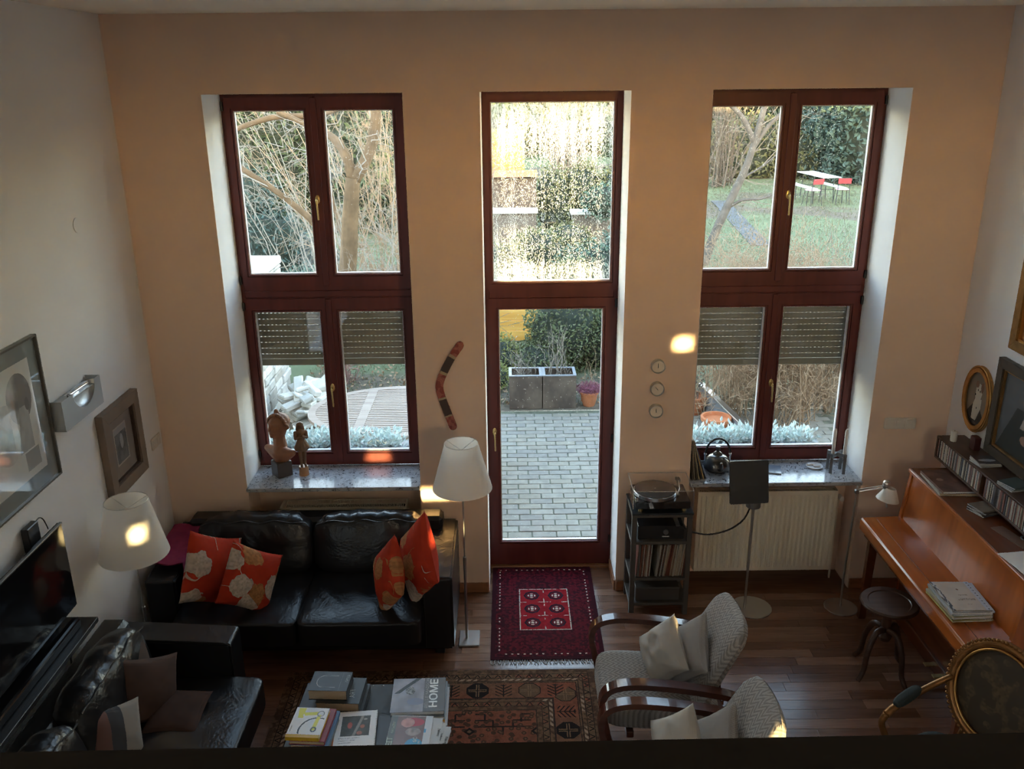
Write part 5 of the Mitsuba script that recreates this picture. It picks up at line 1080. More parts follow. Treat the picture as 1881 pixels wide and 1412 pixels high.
def sheet(p, n, uv):
    u, v = uv.x, uv.y; c = mix((.42, .36, .31), (.47, .41, .355), noise(u * 8, v * 8)); c = dr.select((u < .10), mix((.08, .08, .09), (.42, .42, .42), smoothstep(.4, .6, noise(u * 30, v * 14, 3))), c)
    c = dr.select(u > .86, mi.Color3f(.38, .40, .46), c); c = dr.select((u > .92) & (u < .955) & (dr.abs(md(v * 11, 1.0) - .5) < .15), mi.Color3f(.06, .06, .07), c)
    return dr.select(E_(u, v, .55, .72, .028, .022) < 1, mi.Color3f(.16, .09, .06), c)
t, z, pl = music('music_book', 'beige music book with upside down lettering on top of the stack on the piano lid', (2.575, -1.445), .225, .295, .006, -1, (.42, .36, .30), z, mat('sheet_cover', proc(sheet), .6))
GREY = cover((.20, .15, .12), .7)
def lett_up(t, pl, s, ht, x, y, z):
    w = meshkit.text_mesh(s, ht, .0006); w = rot(w, (0, 0, 1), 180); put(t + '__lettering', pl(mv(w, x, y, z)), GREY)
lett_up(t, pl, 'MOZART', .017, .068, -.03, .0061); lett_up(t, pl, 'SONATEN', .008, .045, .01, .0061); lett_up(t, pl, 'BAND I', .006, .03, -.085, .0061)
one('paper_sheet', mv(rot(box(-.105, .105, -.148, .148, 0, .0015), (0, 0, 1), 8), 2.84, -1.62, PZT + .0102), M['paper_white'], 'white sheet of paper overhanging the piano top at the right edge', 'paper')
one('paper_pad', mv(rot(box(-.105, .105, -.148, .148, 0, .004), (0, 0, 1), 4), 2.845, -1.62, PZT + .006), M['paper_white'], 'writing pad beneath the white sheet on top of the piano', 'paper')
def magcov(p, n, uv): return mix((.05, .025, .02), (.16, .075, .055), fbm(uv.x * 5, uv.y * 5, 1, 3)) + mi.Color3f(.10, .07, .05) * dr.select(E_(uv.x, uv.y, .2, .55, .08, .06) < 1, mi.Float(1), mi.Float(0))
t, z, pl = music('picture_book', 'pale edged flat picture book at the left end of the piano top, lower of two', (2.895, -.60), .30, .33, .016, -4, (.35, .32, .27), PZT + .006, None, 'book', None, 'paper')
t, z, pl = music('picture_book', 'dark red brown picture book on top at the left end of the piano', (2.90, -.60), .30, .33, .016, 0, (.14, .07, .05), z, mat('dark_picture_cover', proc(magcov), .35), 'book')
def cdcase(name, lab, c, rz, z, col, group=None):
    t = thing(name, lab, 'CD case', group); pl = lambda m: mv(rot(m, (0, 0, 1), rz), c[0], c[1], z)
    put(t + '__case', pl(box(-.071, .071, -.0625, .0625, 0, .0095, .0008)), cover(col, .15)); put(t + '__edge', pl(box(-.0712, -.066, -.0627, .0627, .002, .008)), cover((.45, .45, .45), .2)); return z + .0097
z = PZT + .006
for i, (col, rz, lab) in enumerate((((.05, .05, .055), 20, 'bottom'), ((.12, .11, .10), 12, 'second'), ((.06, .05, .05), 26, 'third'), ((.16, .13, .10), 15, 'topmost'))): z = cdcase('cd_case', f'dark CD case in the small pile on the piano top, {lab} of four', (2.90, -.98), rz, z, col)
t, z, pl = music('booklet', 'brown leaflet lying on the piano top near the right edge of the view', (2.90, -1.30), .08, .25, .006, 12, (.16, .09, .06), PZT + .006, None, 'leaflet')
kc = one('key_ring', tube([(2.975 + .035 * math.cos(a), -1.33 + .035 * math.sin(a), PZT + .012) for a in np.linspace(0, 6.283, 25)], .005, 8), M['steel_dark'], 'dark ring shaped object lying on the piano top beside the leaflet', 'ring')

# ------------------------------------------------------------------ CD shelf, pictures on the right wall
M['shelf_wood'] = mat('shelf_wood', wood((.045, .022, .013), (.075, .036, .02), 'y', 9), .4)
sf = thing('cd_shelf', 'long dark wooden CD shelf on the right wall above the piano', 'shelf')
FX, FY0, FY1, FZ0, FZ1 = 2.925, -2.05, -.245, 1.185, 1.345
put(sf + '__top', box(FX, XR, FY0, FY1, FZ1 - .014, FZ1, .002), M['shelf_wood']); put(sf + '__bottom', box(FX, XR, FY0, FY1, FZ0, FZ0 + .014, .002), M['shelf_wood'])
for y in (FY0, FY1 - .014, -.85, -1.45): put(sf + '__side', box(FX, XR, y, y + .014, FZ0 + .014, FZ1 - .014), M['shelf_wood'])
put(sf + '__back', box(XR - .012, XR, FY0, FY1, FZ0 + .014, FZ1 - .014), M['shelf_wood'])
g = np.random.default_rng(15); y = FY1 - .018; cc = [(.36, .33, .30), (.08, .07, .07), (.20, .09, .08), (.42, .38, .30), (.12, .13, .16), (.28, .15, .13), (.05, .05, .05), (.46, .44, .42)]
dn_ = ['light grey', 'charcoal', 'dull red', 'cream', 'slate blue', 'terracotta', 'black', 'white']
while y > FY0 + .03:
    if any(abs(y - q) < .03 for q in (-.85 + .007, -1.45 + .007)): y -= .034; continue
    if g.random() < .08: y -= .012; continue
    m = box(FX + .008, FX + .15, y - .0098, y, FZ0 + .0145, FZ0 + .0145 + .124, .0006)
    ci = g.integers(0, 8); bay = 'window end' if y > -.85 else 'middle' if y > -1.45 else 'nearest'
    one('shelf_cd', m, cover(cc[ci], .2), f'{ordi((ci, bay))} {dn_[ci]} CD spine in the {bay} bay of the wall shelf', 'CD case', 'CDs in the wall shelf'); y -= .0106
# on the shelf
ca = thing('white_candle', 'short white pillar candle on the far end of the CD shelf', 'candle'); put(ca + '__wax', lathe([[0, 0], [.021, 0], [.021, .065], [.018, .07], [0, .067]], 24, (2.985, -.345, FZ1)), cover((.62, .58, .52), .5), smooth=40); put(ca + '__wick', tube([(2.985, -.345, FZ1 + .066), (2.986, -.345, FZ1 + .078)], .0015, 5), INK)
one('dark_block', boxc((3.055, -.49, FZ1 + .045), (.045, .06, .09), .004), cover((.05, .012, .012), .35), 'small dark red block standing on the CD shelf behind the candle', 'box')
z = FZ1
for i, (col, lab) in enumerate((((.30, .28, .25), 'lower CD case of the pile under the oval and the man portrait on the shelf'), ((.40, .38, .35), 'middle CD case of the left pile on the wall shelf'))): z = cdcase('cd_case', lab, (3.01, -.72), 8 - i * 8, z, col)
def cdart(p, n, uv): return dr.select(E_(uv.x, uv.y, .5, .4, .38, .16) < 1, mi.Color3f(.26, .27, .29), mi.Color3f(.045, .04, .04))
t, z, pl = book('cd_case', 'CD case with a dark picture on top of the left pile on the wall shelf', (3.01, -.72), .142, .125, .0098, -3, (.40, .36, .33), z, 'paper_white', 'left', 'CD case', None, mat('cd_art', proc(cdart), .15))
z = FZ1
for i, (col, lab) in enumerate((((.35, .33, .32), 'bottom CD case of the right pile on the wall shelf'), ((.10, .12, .11), 'second CD case of the right pile on the wall shelf'), ((.05, .07, .065), 'green black CD case on top of the right pile on the wall shelf'))): z = cdcase('cd_case', lab, (3.01, -1.06), 10 + i * 4, z, col)
# pictures: rails as parts, canvas with procedural paint; local frame u along -y (left to right), v up, on the wall x = XR
M['gilt'] = mat('gilt', mottled((.50, .26, .08), .3, 14), .3, metallic=.85)
M['gilt_dark'] = mat('gilt_dark', mottled((.24, .13, .045), .35, 20), .4, metallic=.6)
M['frame_dark'] = mat('frame_dark', mottled((.045, .035, .025), .3, 10), .45)
def dogp(p, n, uv):
    u, v = uv.x, uv.y; c = mix((.16, .125, .09), (.22, .17, .12), fbm(u * 5, v * 5, 1, 2)); k, w = mi.Color3f(.02, .016, .014), mi.Color3f(.50, .44, .36)
    c = dr.select((v < .40) & (dr.abs(u - .47) < .12 + (.40 - v) * 1.2), k, c)
    c = dr.select((v < .52) & (dr.abs(u - .50 + (.4 - v) * .25) < .17 - dr.abs(v - .38) * .28) & (v > .12), w, c); c = dr.select(E_(u, v, .50, .62, .135, .15) < 1, w, c); c = dr.select(E_(u, v, .42, .55, .07, .05) < 1, w, c)
    c = dr.select((E_(u, v, .40, .74, .07, .06) < 1) | (E_(u, v, .62, .72, .06, .09) < 1), mi.Color3f(.17, .085, .05), c); c = dr.select((E_(u, v, .37, .555, .022, .022) < 1) | (E_(u, v, .46, .65, .02, .02) < 1) | (E_(u, v, .55, .64, .02, .02) < 1) | (E_(u, v, .49, .34, .02, .018) < 1), k, c); return c
ovx = thing('oval_portrait', 'oval gilt framed portrait of a white dog in a dark coat on the right wall', 'picture')
def ell(a, b): return affinity.scale(sg.Point(0, 0).buffer(1, 40), a, b)
def wallR(m, yc, zc):
    """(x, y, depth z) of a flat build -> the right wall, facing -x"""
    v = m.vertices; return trimesh.Trimesh(np.stack([XR - .002 - v[:, 2], yc - v[:, 0], zc + v[:, 1]], 1), m.faces, process=False)
for a, b, d0, dh, nm, mt in ((.175, .225, 0, .018, 'frame', 'gilt'), (.160, .210, .018, .010, 'frame_ridge', 'gilt')): put(ovx + '__' + nm, wallR(extr(ell(a, b).difference(ell(a - .028, b - .028)), dh, 'z', d0).subdivide(), -.35, 1.645), M[mt], smooth=30)
put(ovx + '__frame_bead', wallR(cat(tube([(.150 * math.cos(t_), .200 * math.sin(t_), .022) for t_ in np.linspace(0, 6.2832, 65)], .007, 8), tube([(.170 * math.cos(t_), .220 * math.sin(t_), .020) for t_ in np.linspace(0, 6.2832, 65)], .008, 8)), -.35, 1.645), M['gilt'], smooth=True)
m = extr(ell(.146, .196), .004, 'z', .006); uvv = np.stack([m.vertices[:, 0] / .292 + .5, m.vertices[:, 1] / .392 + .5], 1); put(ovx + '__canvas', wallR(m, -.35, 1.645), mat('dog_painting', proc(dogp), .6), uv=uvv)
def painting(name, lab, y0, y1, z0, z1, fw, art, fm, wl=wallR, depth=.04, inner=None, cat_='picture', glass=False):
    t = thing(name, lab, cat_); w, h = abs(y1 - y0), z1 - z0; yc, zc = (y0 + y1) / 2, (z0 + z1) / 2
    o = sg.box(-w / 2, -h / 2, w / 2, h / 2)
    for nm, poly in (('frame_rail', sg.Polygon([(-w/2, h/2), (w/2, h/2), (w/2-fw, h/2-fw), (-w/2+fw, h/2-fw)])), ('frame_rail', sg.Polygon([(-w/2, -h/2), (w/2, -h/2), (w/2-fw, -h/2+fw), (-w/2+fw, -h/2+fw)])), ('frame_rail', sg.Polygon([(-w/2, -h/2), (-w/2, h/2), (-w/2+fw, h/2-fw), (-w/2+fw, -h/2+fw)])), ('frame_rail', sg.Polygon([(w/2, -h/2), (w/2, h/2), (w/2-fw, h/2-fw), (w/2-fw, -h/2+fw)]))): put(t + '__' + nm, wl(extr(poly.buffer(-.0006), depth, 'z', 0), yc, zc), fm)
    if inner: put(t + '__inner_frame', wl(extr(o.buffer(-fw, join_style=2).difference(o.buffer(-fw - .012, join_style=2)), depth * .7, 'z', 0), yc, zc), inner)
    m = extr(o.buffer(-fw + .001, join_style=2), .004, 'z', .008); uv = np.stack([m.vertices[:, 0] / (w - 2 * fw) + .5, m.vertices[:, 1] / (h - 2 * fw) + .5], 1); put(t + '__canvas', wl(m, yc, zc), art, uv=uv)
    if glass: a, b = w / 2 - fw, h / 2 - fw; put(t + '__glass', wl(quad((-a, -b, .018), (a, -b, .018), (a, b, .018), (-a, b, .018)), yc, zc), M['glass'])
    return t
def manp(p, n, uv):
    u, v = uv.x, uv.y; c = mix((.05, .058, .062), (.095, .10, .105), fbm(u * 4, v * 4, 2, 3)); k = mi.Color3f(.014, .02, .018); sk = mix((.20, .12, .085), (.30, .19, .14), noise(u * 9, v * 9, 2))
    c = dr.select((v < .62) & (dr.abs(u - .5) < .20 + (.62 - v) * .45), k, c); c = dr.select(E_(u, v, .5, .74, .12, .14) < 1, sk, c); c = dr.select((v > .77) & (E_(u, v, .5, .80, .13, .12) < 1), k * 1.2, c)
    c = dr.select((v > .40) & (v < .60) & (dr.abs(u - .47 - (v - .5) * .3) < .045), mi.Color3f(.30, .27, .24), c); c = dr.select(E_(u, v, .52, .28, .09, .06) < 1, sk, c); return c
def goldp(p, n, uv):
    u, v = uv.x, uv.y; return dr.select(u < .10, mi.Color3f(.30, .12, .03), mix((.06, .045, .03), (.13, .10, .06), fbm(u * 4, v * 5, 7, 3)))
painting('man_portrait', 'dark framed portrait of a man in a dark coat on the right wall', -.56, -1.28, 1.375, 2.005, .06, mat('man_painting', proc(manp), .5), M['frame_dark'], inner=M['gilt_dark'])
painting('gilt_painting', 'painting in a dark gilt frame hanging above the man portrait', -.63, -1.35, 2.085, 2.90, .065, mat('gold_painting', proc(goldp), .5), M['gilt_dark'], inner=M['gilt'])
# ------------------------------------------------------------------ left wall: pictures, sconce, television
def wallL(m, yc, zc):
    v = m.vertices; return trimesh.Trimesh(np.stack([XL + .002 + v[:, 2], yc + v[:, 0], zc + v[:, 1]], 1), m.faces, process=False)
def sketch(p, n, uv):
    u, v = uv.x, uv.y; c = mix((.52, .50, .46), (.60, .58, .54), fbm(u * 3, v * 3, 1, 3)); pe = mi.Color3f(.17, .16, .15); md_ = mi.Color3f(.32, .31, .29)
    mat_ = (u < .13) | (u > .87) | (v < .11) | (v > .89)
    hd = E_(u, v, .66, .66, .17, .17) < 1; c = dr.select(hd, mix((.20, .19, .18), (.44, .43, .40), smoothstep(.3, .7, fbm(u * 8 + .5, v * 8, 2, 3) * .6 + (.8 - u) * .9)), c)
    c = dr.select((v < .60) & (v > .30) & (dr.abs(u - .68 - (v - .5) * .15) < .06 + (.6 - v) * .14), mix((.22, .21, .20), (.46, .45, .42), fbm(u * 9, v * 6, 4, 3)), c)
    c = dr.select(E_(u, v, .75, .60, .03, .045) < 1, pe, c); c = dr.select((v > .16) & (v < .29) & (u > .60) & (u < .80), md_, c); c = dr.select((u < .5) & (E_(u, v, .42, .48, .2, .2) < 1), mix((.36, .35, .33), (.56, .54, .50), fbm(u * 10, v * 10, 6, 3)), c)
    return dr.select(mat_, mi.Color3f(.20, .215, .205), c)
painting('pencil_drawing', 'large framed pencil drawing of a bust in a grey mount on the left wall', -2.10, -1.405, 1.665, 2.455, .012, mat('drawing', proc(sketch), .8), mat('frame_grey', (.10, .09, .075), .3), wallL, .028, glass=True)
def photo(p, n, uv):
    u, v = uv.x, uv.y; c = mix((.15, .115, .095), (.185, .145, .12), fbm(u * 6, v * 6, 3, 2)); inn_ = (u > .27) & (u < .73) & (v > .22) & (v < .80)
    ph = mix((.035, .035, .035), (.16, .155, .15), fbm(u * 11, v * 11, 8, 3)); ph = dr.select(v > .70, mi.Color3f(.24, .22, .21), ph); ph = dr.select(E_(u, v, .52, .55, .06, .12) < 1, mi.Color3f(.26, .25, .24), ph)
    e = dr.minimum(dr.minimum(dr.abs(u - .27), dr.abs(u - .73)), dr.minimum(dr.abs(v - .22), dr.abs(v - .80))); ins = (u > .255) & (u < .745) & (v > .205) & (v < .815)
    c = dr.select(inn_, ph, c); return dr.select(ins & (e < .012), mi.Color3f(.30, .26, .22), c)
painting('framed_photo', 'smaller brown framed photograph on the left wall beside the sconce', -.905, -.375, 1.23, 1.795, .075, mat('photo', proc(photo), .6), mat('frame_brown', mottled((.17, .12, .085), .2, 8), .5), wallL, .045, inner=mat('frame_inner', (.06, .035, .025), .4), glass=False)
sc_ = thing('wall_sconce', 'aluminium wall lamp with square front plate and half round bowl on the left wall', 'wall lamp')
M['alu'] = mat('alu', (.46, .47, .48), .38, metallic=.75)
put(sc_ + '__front_plate', extr(sg.box(-.21, -.095, .21, .095).difference(affinity.translate(affinity.scale(sg.Point(0, 0).buffer(1, 32), .115, .12), 0, .095)), .003, 'z', 0), M['alu'])
fp = scene.pop(sc_ + '__front_plate')
plate = sg.box(-.235, -.085, .235, .085).difference(affinity.translate(affinity.scale(sg.Point(0, 0).buffer(1, 32), .135, .115), .03, .085))
put(sc_ + '__plate', wallL(extr(plate, .003, 'z', .082), -1.16, 1.985), M['alu'])
put(sc_ + '__wing', wallL(box(-.235, -.232, -.085, .085, 0, .085), -1.16, 1.985), M['alu']); put(sc_ + '__wing', wallL(box(.232, .235, -.085, .085, 0, .085), -1.16, 1.985), M['alu'])
put(sc_ + '__tray', wallL(box(-.23, .23, .055, .060, 0, .08), -1.16, 1.985), M['alu'])
u, v, f = grid_uv(24, 10); a = np.pi + u * np.pi; e = v * np.pi / 2
bowl = trimesh.Trimesh(np.stack([.03 + .135 * np.cos(a) * np.sin(e + .001), .085 + .115 * np.sin(a) * np.sin(e + .001), .083 - .05 * np.cos(e) ** 2 * 0 - .045 * np.cos(e)], 1), f, process=False)
put(sc_ + '__bowl', wallL(bowl, -1.16, 1.985), M['alu'], smooth=True); put(sc_ + '__tube_bulb', wallL(tube([(-.09, .07, .055), (.13, .07, .055)], .011, 12), -1.16, 1.985), M['chrome'], smooth=True)
put(sc_ + '__reflector', wallL(rot(box(-.14, .0, .062, .066, .01, .07), (0, 0, 1), 6, (0, .064, 0)), -1.16, 1.985), M['chrome'])
def switches(wl, yc, zc, n, lab, pitch=.071):
    s = thing('switch_plate', lab, 'switch'); w = n * pitch
    put(s + '__plate', wl(extr(rectp(-w / 2 - .005, w / 2 + .005, -.041, .041, .006), .008, 'z', 0), yc, zc), M['white_plastic'])
    for i in range(n): put(s + '__rocker', wl(box(-w / 2 + i * pitch + .008, -w / 2 + (i + 1) * pitch - .008, -.028, .028, .006, .012, .002), yc, zc), M['white_plastic'])
def wallF(m, xc, zc):
    v = m.vertices; return trimesh.Trimesh(np.stack([xc + v[:, 0], -.002 - v[:, 2], zc + v[:, 1]], 1), m.faces[:, ::-1], process=False)
switches(wallF, 2.77, 1.34, 3, 'white triple switch plate on the wall right of the right window'); switches(wallL, -.115, 1.31, 2, 'white switch plate on the left wall near the corner')
put(num('wall_left') .replace('_001', '') + '__cable_cover', wallL(lathe([[0, 0], [.042, 0], [.042, .004], [0, .006]], 36), -.72, 2.905), M['wall_white'], smooth=30)
tv = thing('television', 'flat black television on the left wall above the sofa', 'television')
put(tv + '__screen', box(XL + .075, XL + .10, -2.72, -1.635, .985, 1.485, .004), M['black_gloss'])
put(tv + '__back', box(XL + .035, XL + .075, -2.6, -1.75, 1.05, 1.42, .01), M['black_plastic']); put(tv + '__mount', box(XL, XL + .04, -2.3, -2.05, 1.1, 1.35), M['black_metal'])
put(tv + '__edge', box(XL + .088, XL + .103, -2.72, -1.633, 1.478, 1.487, .001), M['steel_dark'])
ws = thing('wall_shelf', 'black shelf on the left wall below the television', 'shelf'); put(ws + '__board', box(XL, XL + .20, -2.75, -1.635, .875, .905, .003), M['black_plastic'])
one('sound_bar', box(XL + .06, XL + .15, -2.7, -1.72, .9055, .955, .006), M['black_gloss'], 'low black sound bar on the shelf below the television', 'speaker')
tb = thing('tv_box', 'small black receiver box with a cable standing behind the top edge of the television', 'receiver'); put(tb + '__box', box(XL + .012, XL + .05, -1.86, -1.755, 1.42, 1.56, .004), M['black_plastic']); put(tb + '__cable', tube(curve([(XL + .03, -1.755, 1.54), (XL + .035, -1.72, 1.555), (XL + .04, -1.69, 1.53), (XL + .05, -1.68, 1.47)], 20), .003, 6), M['black_plastic'])
one('wall_cable', tube(curve([(XL + .015, -1.66, .80), (XL + .012, -1.64, .76), (XL + .014, -1.65, .70), (XL + .012, -1.66, .55)], 20), .005, 6), M['black_plastic'], 'black cable hanging down from the shelf below the television', 'cable')

# ------------------------------------------------------------------ front wall: boomerang and three gauges
bl = curve([(-.335, 1.955), (-.40, 1.86), (-.455, 1.755), (-.485, 1.67), (-.475, 1.59), (-.44, 1.48), (-.40, 1.36)], 300)
bp = sg.LineString([tuple(q) for q in bl]).buffer(.0275, 10)
seg = np.concatenate([[0], np.cumsum(np.linalg.norm(np.diff(bl, axis=0), axis=1))]); seg /= seg[-1]
bk_ = thing('boomerang', 'red painted boomerang with dark bands hanging on the wall left of the door', 'boomerang')
M['boom_red'] = mat('boom_red', proc(lambda p, n, uv: mix((.23, .035, .022), (.34, .10, .065), smoothstep(.45, .55, noise(p.x * 45, p.z * 45, 0))) * (.8 + .3 * noise(p.x * 160, p.z * 160, 2))), .5)
M['boom_band'] = mat('boom_band', (.045, .022, .014), .5); M['boom_line'] = mat('boom_line', (.34, .25, .15), .6)
def bslice(a, b):
    i = (seg >= a) & (seg <= b); return sg.LineString([tuple(q) for q in bl[i]]).buffer(.0275, cap_style=2)
bands = [bslice(.145, .36), bslice(.66, .87)]; lines = [bslice(.13, .165), bslice(.34, .375), bslice(.645, .675), bslice(.855, .88)]
bd = bands[0].union(bands[1]).intersection(bp); ln_ = lines[0].union(lines[1]).union(lines[2]).union(lines[3]).intersection(bp)
bb_ = lambda poly, d0, d1: extr(poly, d1 - d0, 'y', -.014 - d1)
put(bk_ + '__body', bb_(bp, 0, .010), M['boom_red']); put(bk_ + '__dark_band', bb_(bd.difference(ln_), .010, .0112), M['boom_band']); k = put(bk_ + '__pale_line', bb_(ln_, .010, .0114), M['boom_line'])
put(bk_ + '__hook', tube([(-.48, 0, 1.675), (-.48, -.014, 1.675)], .004, 6), M['steel_dark'])
for z, ang, lab in ((1.79, 90, 'topmost'), (1.625, 130, 'middle'), (1.46, 95, 'lowest')):
    t = thing('wall_gauge', f'{lab} of three small round weather gauges on the wall right of the door', 'gauge')
    put(t + '__case', rot(lathe([[.0, 0], [.048, 0], [.048, .042], [.045, .044], [.043, .042], [.043, .026], [0, .026]], 44), (1, 0, 0), 90).apply_translation((1.03, -.001, z)), M['steel'], smooth=35)
    put(t + '__dial', rot(lathe([[0, 0], [.043, 0], [.043, .003], [0, .003]], 44), (1, 0, 0), 90).apply_translation((1.03, -.026, z)), mat('dial' + str(int(z * 100)), (.72, .62, .52), .5), smooth=35)
    a = math.radians(ang); put(t + '__needle', tube([(1.03 - .008 * math.cos(a), -.032, z - .008 * math.sin(a)), (1.03 + .024 * math.cos(a), -.032, z + .024 * math.sin(a))], [.003, .001], 6), INK)

# ------------------------------------------------------------------ objects on the window sills
M['bronze'] = mat('terracotta_bust', mottled((.26, .115, .06), .2, 14), .5)
M['bronze_fig'] = mat('bronze_figure', mottled((.16, .085, .04), .3, 20), .4)
import manifold3d as m3
def body(joints, bones, res=.006, it=8):
    """hulls of sphere pairs joined into one smooth figure"""
    def sp(j): p, r = joints[j]; return m3.Manifold.sphere(r, 24).translate(list(map(float, p)))
    parts = [m3.Manifold.batch_hull([sp(a), sp(b)]) for a, b in bones]; m = parts[0]
    for q in parts[1:]: m = m + q
    m = m.refine_to_length(res).to_mesh(); t = trimesh.Trimesh(m.vert_properties[:, :3], m.tri_verts); trimesh.smoothing.filter_taubin(t, iterations=it); return t
bu = thing('bust', 'terracotta coloured bust of a woman with a bun on a dark cube, left window sill', 'sculpture')
J = {'ba': ((0, 0, .0), .048), 'chL': ((-.118, .0, .070), .024), 'chR': ((.112, -.01, .066), .026), 'ch': ((0, -.015, .05), .062), 'n0': ((0, .005, .10), .050), 'n1': ((-.004, .0, .185), .044), 'jaw': ((-.008, -.035, .225), .042), 'hd': ((0, .006, .272), .074), 'hb': ((.008, .03, .285), .066), 'nose': ((-.014, -.086, .252), .010), 'nb': ((-.010, -.074, .280), .011), 'bun': ((-.02, .02, .366), .017), 'bun0': ((-.01, .015, .34), .024), 'brow': ((-.008, -.058, .296), .020), 'mo': ((-.010, -.076, .222), .012), 'chin': ((-.010, -.068, .205), .015), 'earL': ((-.075, .01, .255), .013), 'earR': ((.075, .01, .255), .013)}
bm = body(J, [('ba', 'ch'), ('chL', 'ch'), ('chR', 'ch'), ('ba', 'chL'), ('ba', 'chR'), ('ch', 'n0'), ('n0', 'n1'), ('n1', 'hd'), ('n1', 'jaw'), ('jaw', 'hd'), ('hd', 'hb'), ('nose', 'nb'), ('nb', 'brow'), ('bun', 'bun0'), ('bun0', 'hb'), ('brow', 'hd'), ('mo', 'jaw'), ('chin', 'jaw'), ('earL', 'hd'), ('earR', 'hd')], .006, 6)
place_b = lambda m: mv(rot(m, (0, 0, 1), -24), -1.70, .215, 1.025)
put(bu + '__head', place_b(bm), M['bronze'], smooth=True)
th = np.linspace(-1.5, 1.5, 60); br = np.stack([.078 * np.sin(th) + .002, -.012 + .009 * np.sin(th * 22), .272 + .080 * np.cos(th)], 1)
put(bu + '__braid', place_b(tube(br, .0085 + .003 * np.abs(np.sin(th * 22)), 8)), M['bronze'], smooth=True)
put(bu + '__cube', mv(rot(box(-.058, .058, -.058, .058, 0, .115, .003), (0, 0, 1), 38), -1.70, .205, SZ + .0005), mat('bust_cube', (.065, .05, .04), .35))
fg = thing('figurine', 'small bronze figure of a standing girl on a wooden plinth, left window sill', 'sculpture')
J = {'h': ((0, 0, .385), .026), 'hc': ((0, .006, .37), .028), 'hairL': ((-.02, .004, .34), .012), 'hairR': ((.02, .004, .34), .012), 'nk': ((0, 0, .35), .012), 'ch': ((0, 0, .31), .030), 'shL': ((-.034, 0, .315), .017), 'shR': ((.034, 0, .315), .017), 'wa': ((0, 0, .25), .026), 'elL': ((-.04, -.008, .265), .013), 'elR': ((.04, -.008, .265), .013), 'haL': ((-.006, -.036, .285), .010), 'haR': ((.008, -.036, .29), .010), 'skL': ((-.028, 0, .175), .028), 'skR': ((.030, 0, .175), .028), 'skF': ((0, -.02, .172), .026), 'knL': ((-.015, 0, .145), .016), 'knR': ((.016, 0, .145), .016), 'anL': ((-.012, 0, .025), .010), 'anR': ((.013, 0, .025), .010), 'toL': ((-.014, -.022, .008), .009), 'toR': ((.016, -.022, .008), .009)}
fm = body(J, [('h', 'hc'), ('hc', 'hairL'), ('hc', 'hairR'), ('h', 'nk'), ('nk', 'ch'), ('ch', 'shL'), ('ch', 'shR'), ('ch', 'wa'), ('shL', 'elL'), ('shR', 'elR'), ('elL', 'haL'), ('elR', 'haR'), ('wa', 'skL'), ('wa', 'skR'), ('wa', 'skF'), ('skL', 'skF'), ('skR', 'skF'), ('skL', 'knL'), ('skR', 'knR'), ('knL', 'anL'), ('knR', 'anR'), ('anL', 'toL'), ('anR', 'toR')], .004, 6)
fm.apply_scale([1, 1, .86]); put(fg + '__figure', mv(rot(fm, (0, 0, 1), 20), -1.537, .20, SZ + .07), M['bronze_fig'], smooth=True)
put(fg + '__plinth', lathe([[0, 0], [.037, 0], [.033, .07], [0, .07]], 28, (-1.537, .20, SZ + .0005)), mat('plinth_wood', wood((.28, .13, .05), (.36, .18, .075), 'z', 12), .4), smooth=35)
# kettle
ke = thing('kettle', 'shiny dark metal kettle with arched handle on the right window sill', 'kettle')
kx, ky = 1.545, .205
M['pewter'] = mat('pewter', (.16, .14, .12), .18, metallic=.9)
put(ke + '__body', lathe([[0, 0], [.075, 0], [.098, .02], [.10, .05], [.088, .09], [.06, .115], [.03, .125], [0, .127]], 44, (kx, ky, SZ + .0005)), M['pewter'], smooth=40)
put(ke + '__lid', lathe([[0, 0], [.036, 0], [.030, .018], [.012, .03], [.02, .05], [.017, .066], [0, .072]], 28, (kx, ky, SZ + .122)), M['pewter'], smooth=40)
put(ke + '__handle', tube([(kx + .092 * math.cos(a), ky, SZ + .125 + .125 * math.sin(a)) for a in np.linspace(0, math.pi, 30)], .0075, 8), M['black_plastic'], smooth=True)
for s in (-1, 1): put(ke + '__lug', cat(tube([(kx + s * .092, ky, SZ + .07), (kx + s * .094, ky, SZ + .13)], .006, 8), trimesh.creation.icosphere(2, .011).apply_translation((kx + s * .093, ky, SZ + .128))), M['chrome'], smooth=True)
put(ke + '__spout', tube(curve([(kx, ky - .08, SZ + .04), (kx, ky - .125, SZ + .07), (kx - .005, ky - .14, SZ + .115)], 12), np.linspace(.022, .010, 13), 12), M['pewter'], smooth=True)
cdcase('cd_case', 'single CD case lying on the right window sill behind the black panel', (1.955, .185), 76, SZ + .0005, (.16, .18, .22))
di = thing('dish', 'small round white dish with pale bars lying on the right window sill', 'dish'); put(di + '__dish', lathe([[0, 0], [.055, 0], [.062, .006], [.062, .012], [.057, .012], [.05, .005], [0, .005]], 40, (2.285, .235, SZ + .0005)), cover((.55, .53, .52), .3), smooth=35)
put(di + '__bar', boxc((2.27, .255, SZ + .014), (.07, .022, .012), .002), cover((.60, .55, .52), .3)); put(di + '__bar', boxc((2.30, .225, SZ + .014), (.05, .02, .012), .002), cover((.60, .55, .52), .3))
ch = thing('candle_holder', 'grey metal crossed candle stand at the right end of the right sill', 'candle holder')
for i, (x, y) in enumerate(((2.365, .12), (2.455, .10), (2.37, .20), (2.46, .19))): put(ch + '__leg', box(x - .011, x + .011, y - .004, y + .004, SZ + .0005, SZ + .155, .001), M['steel_dark'])
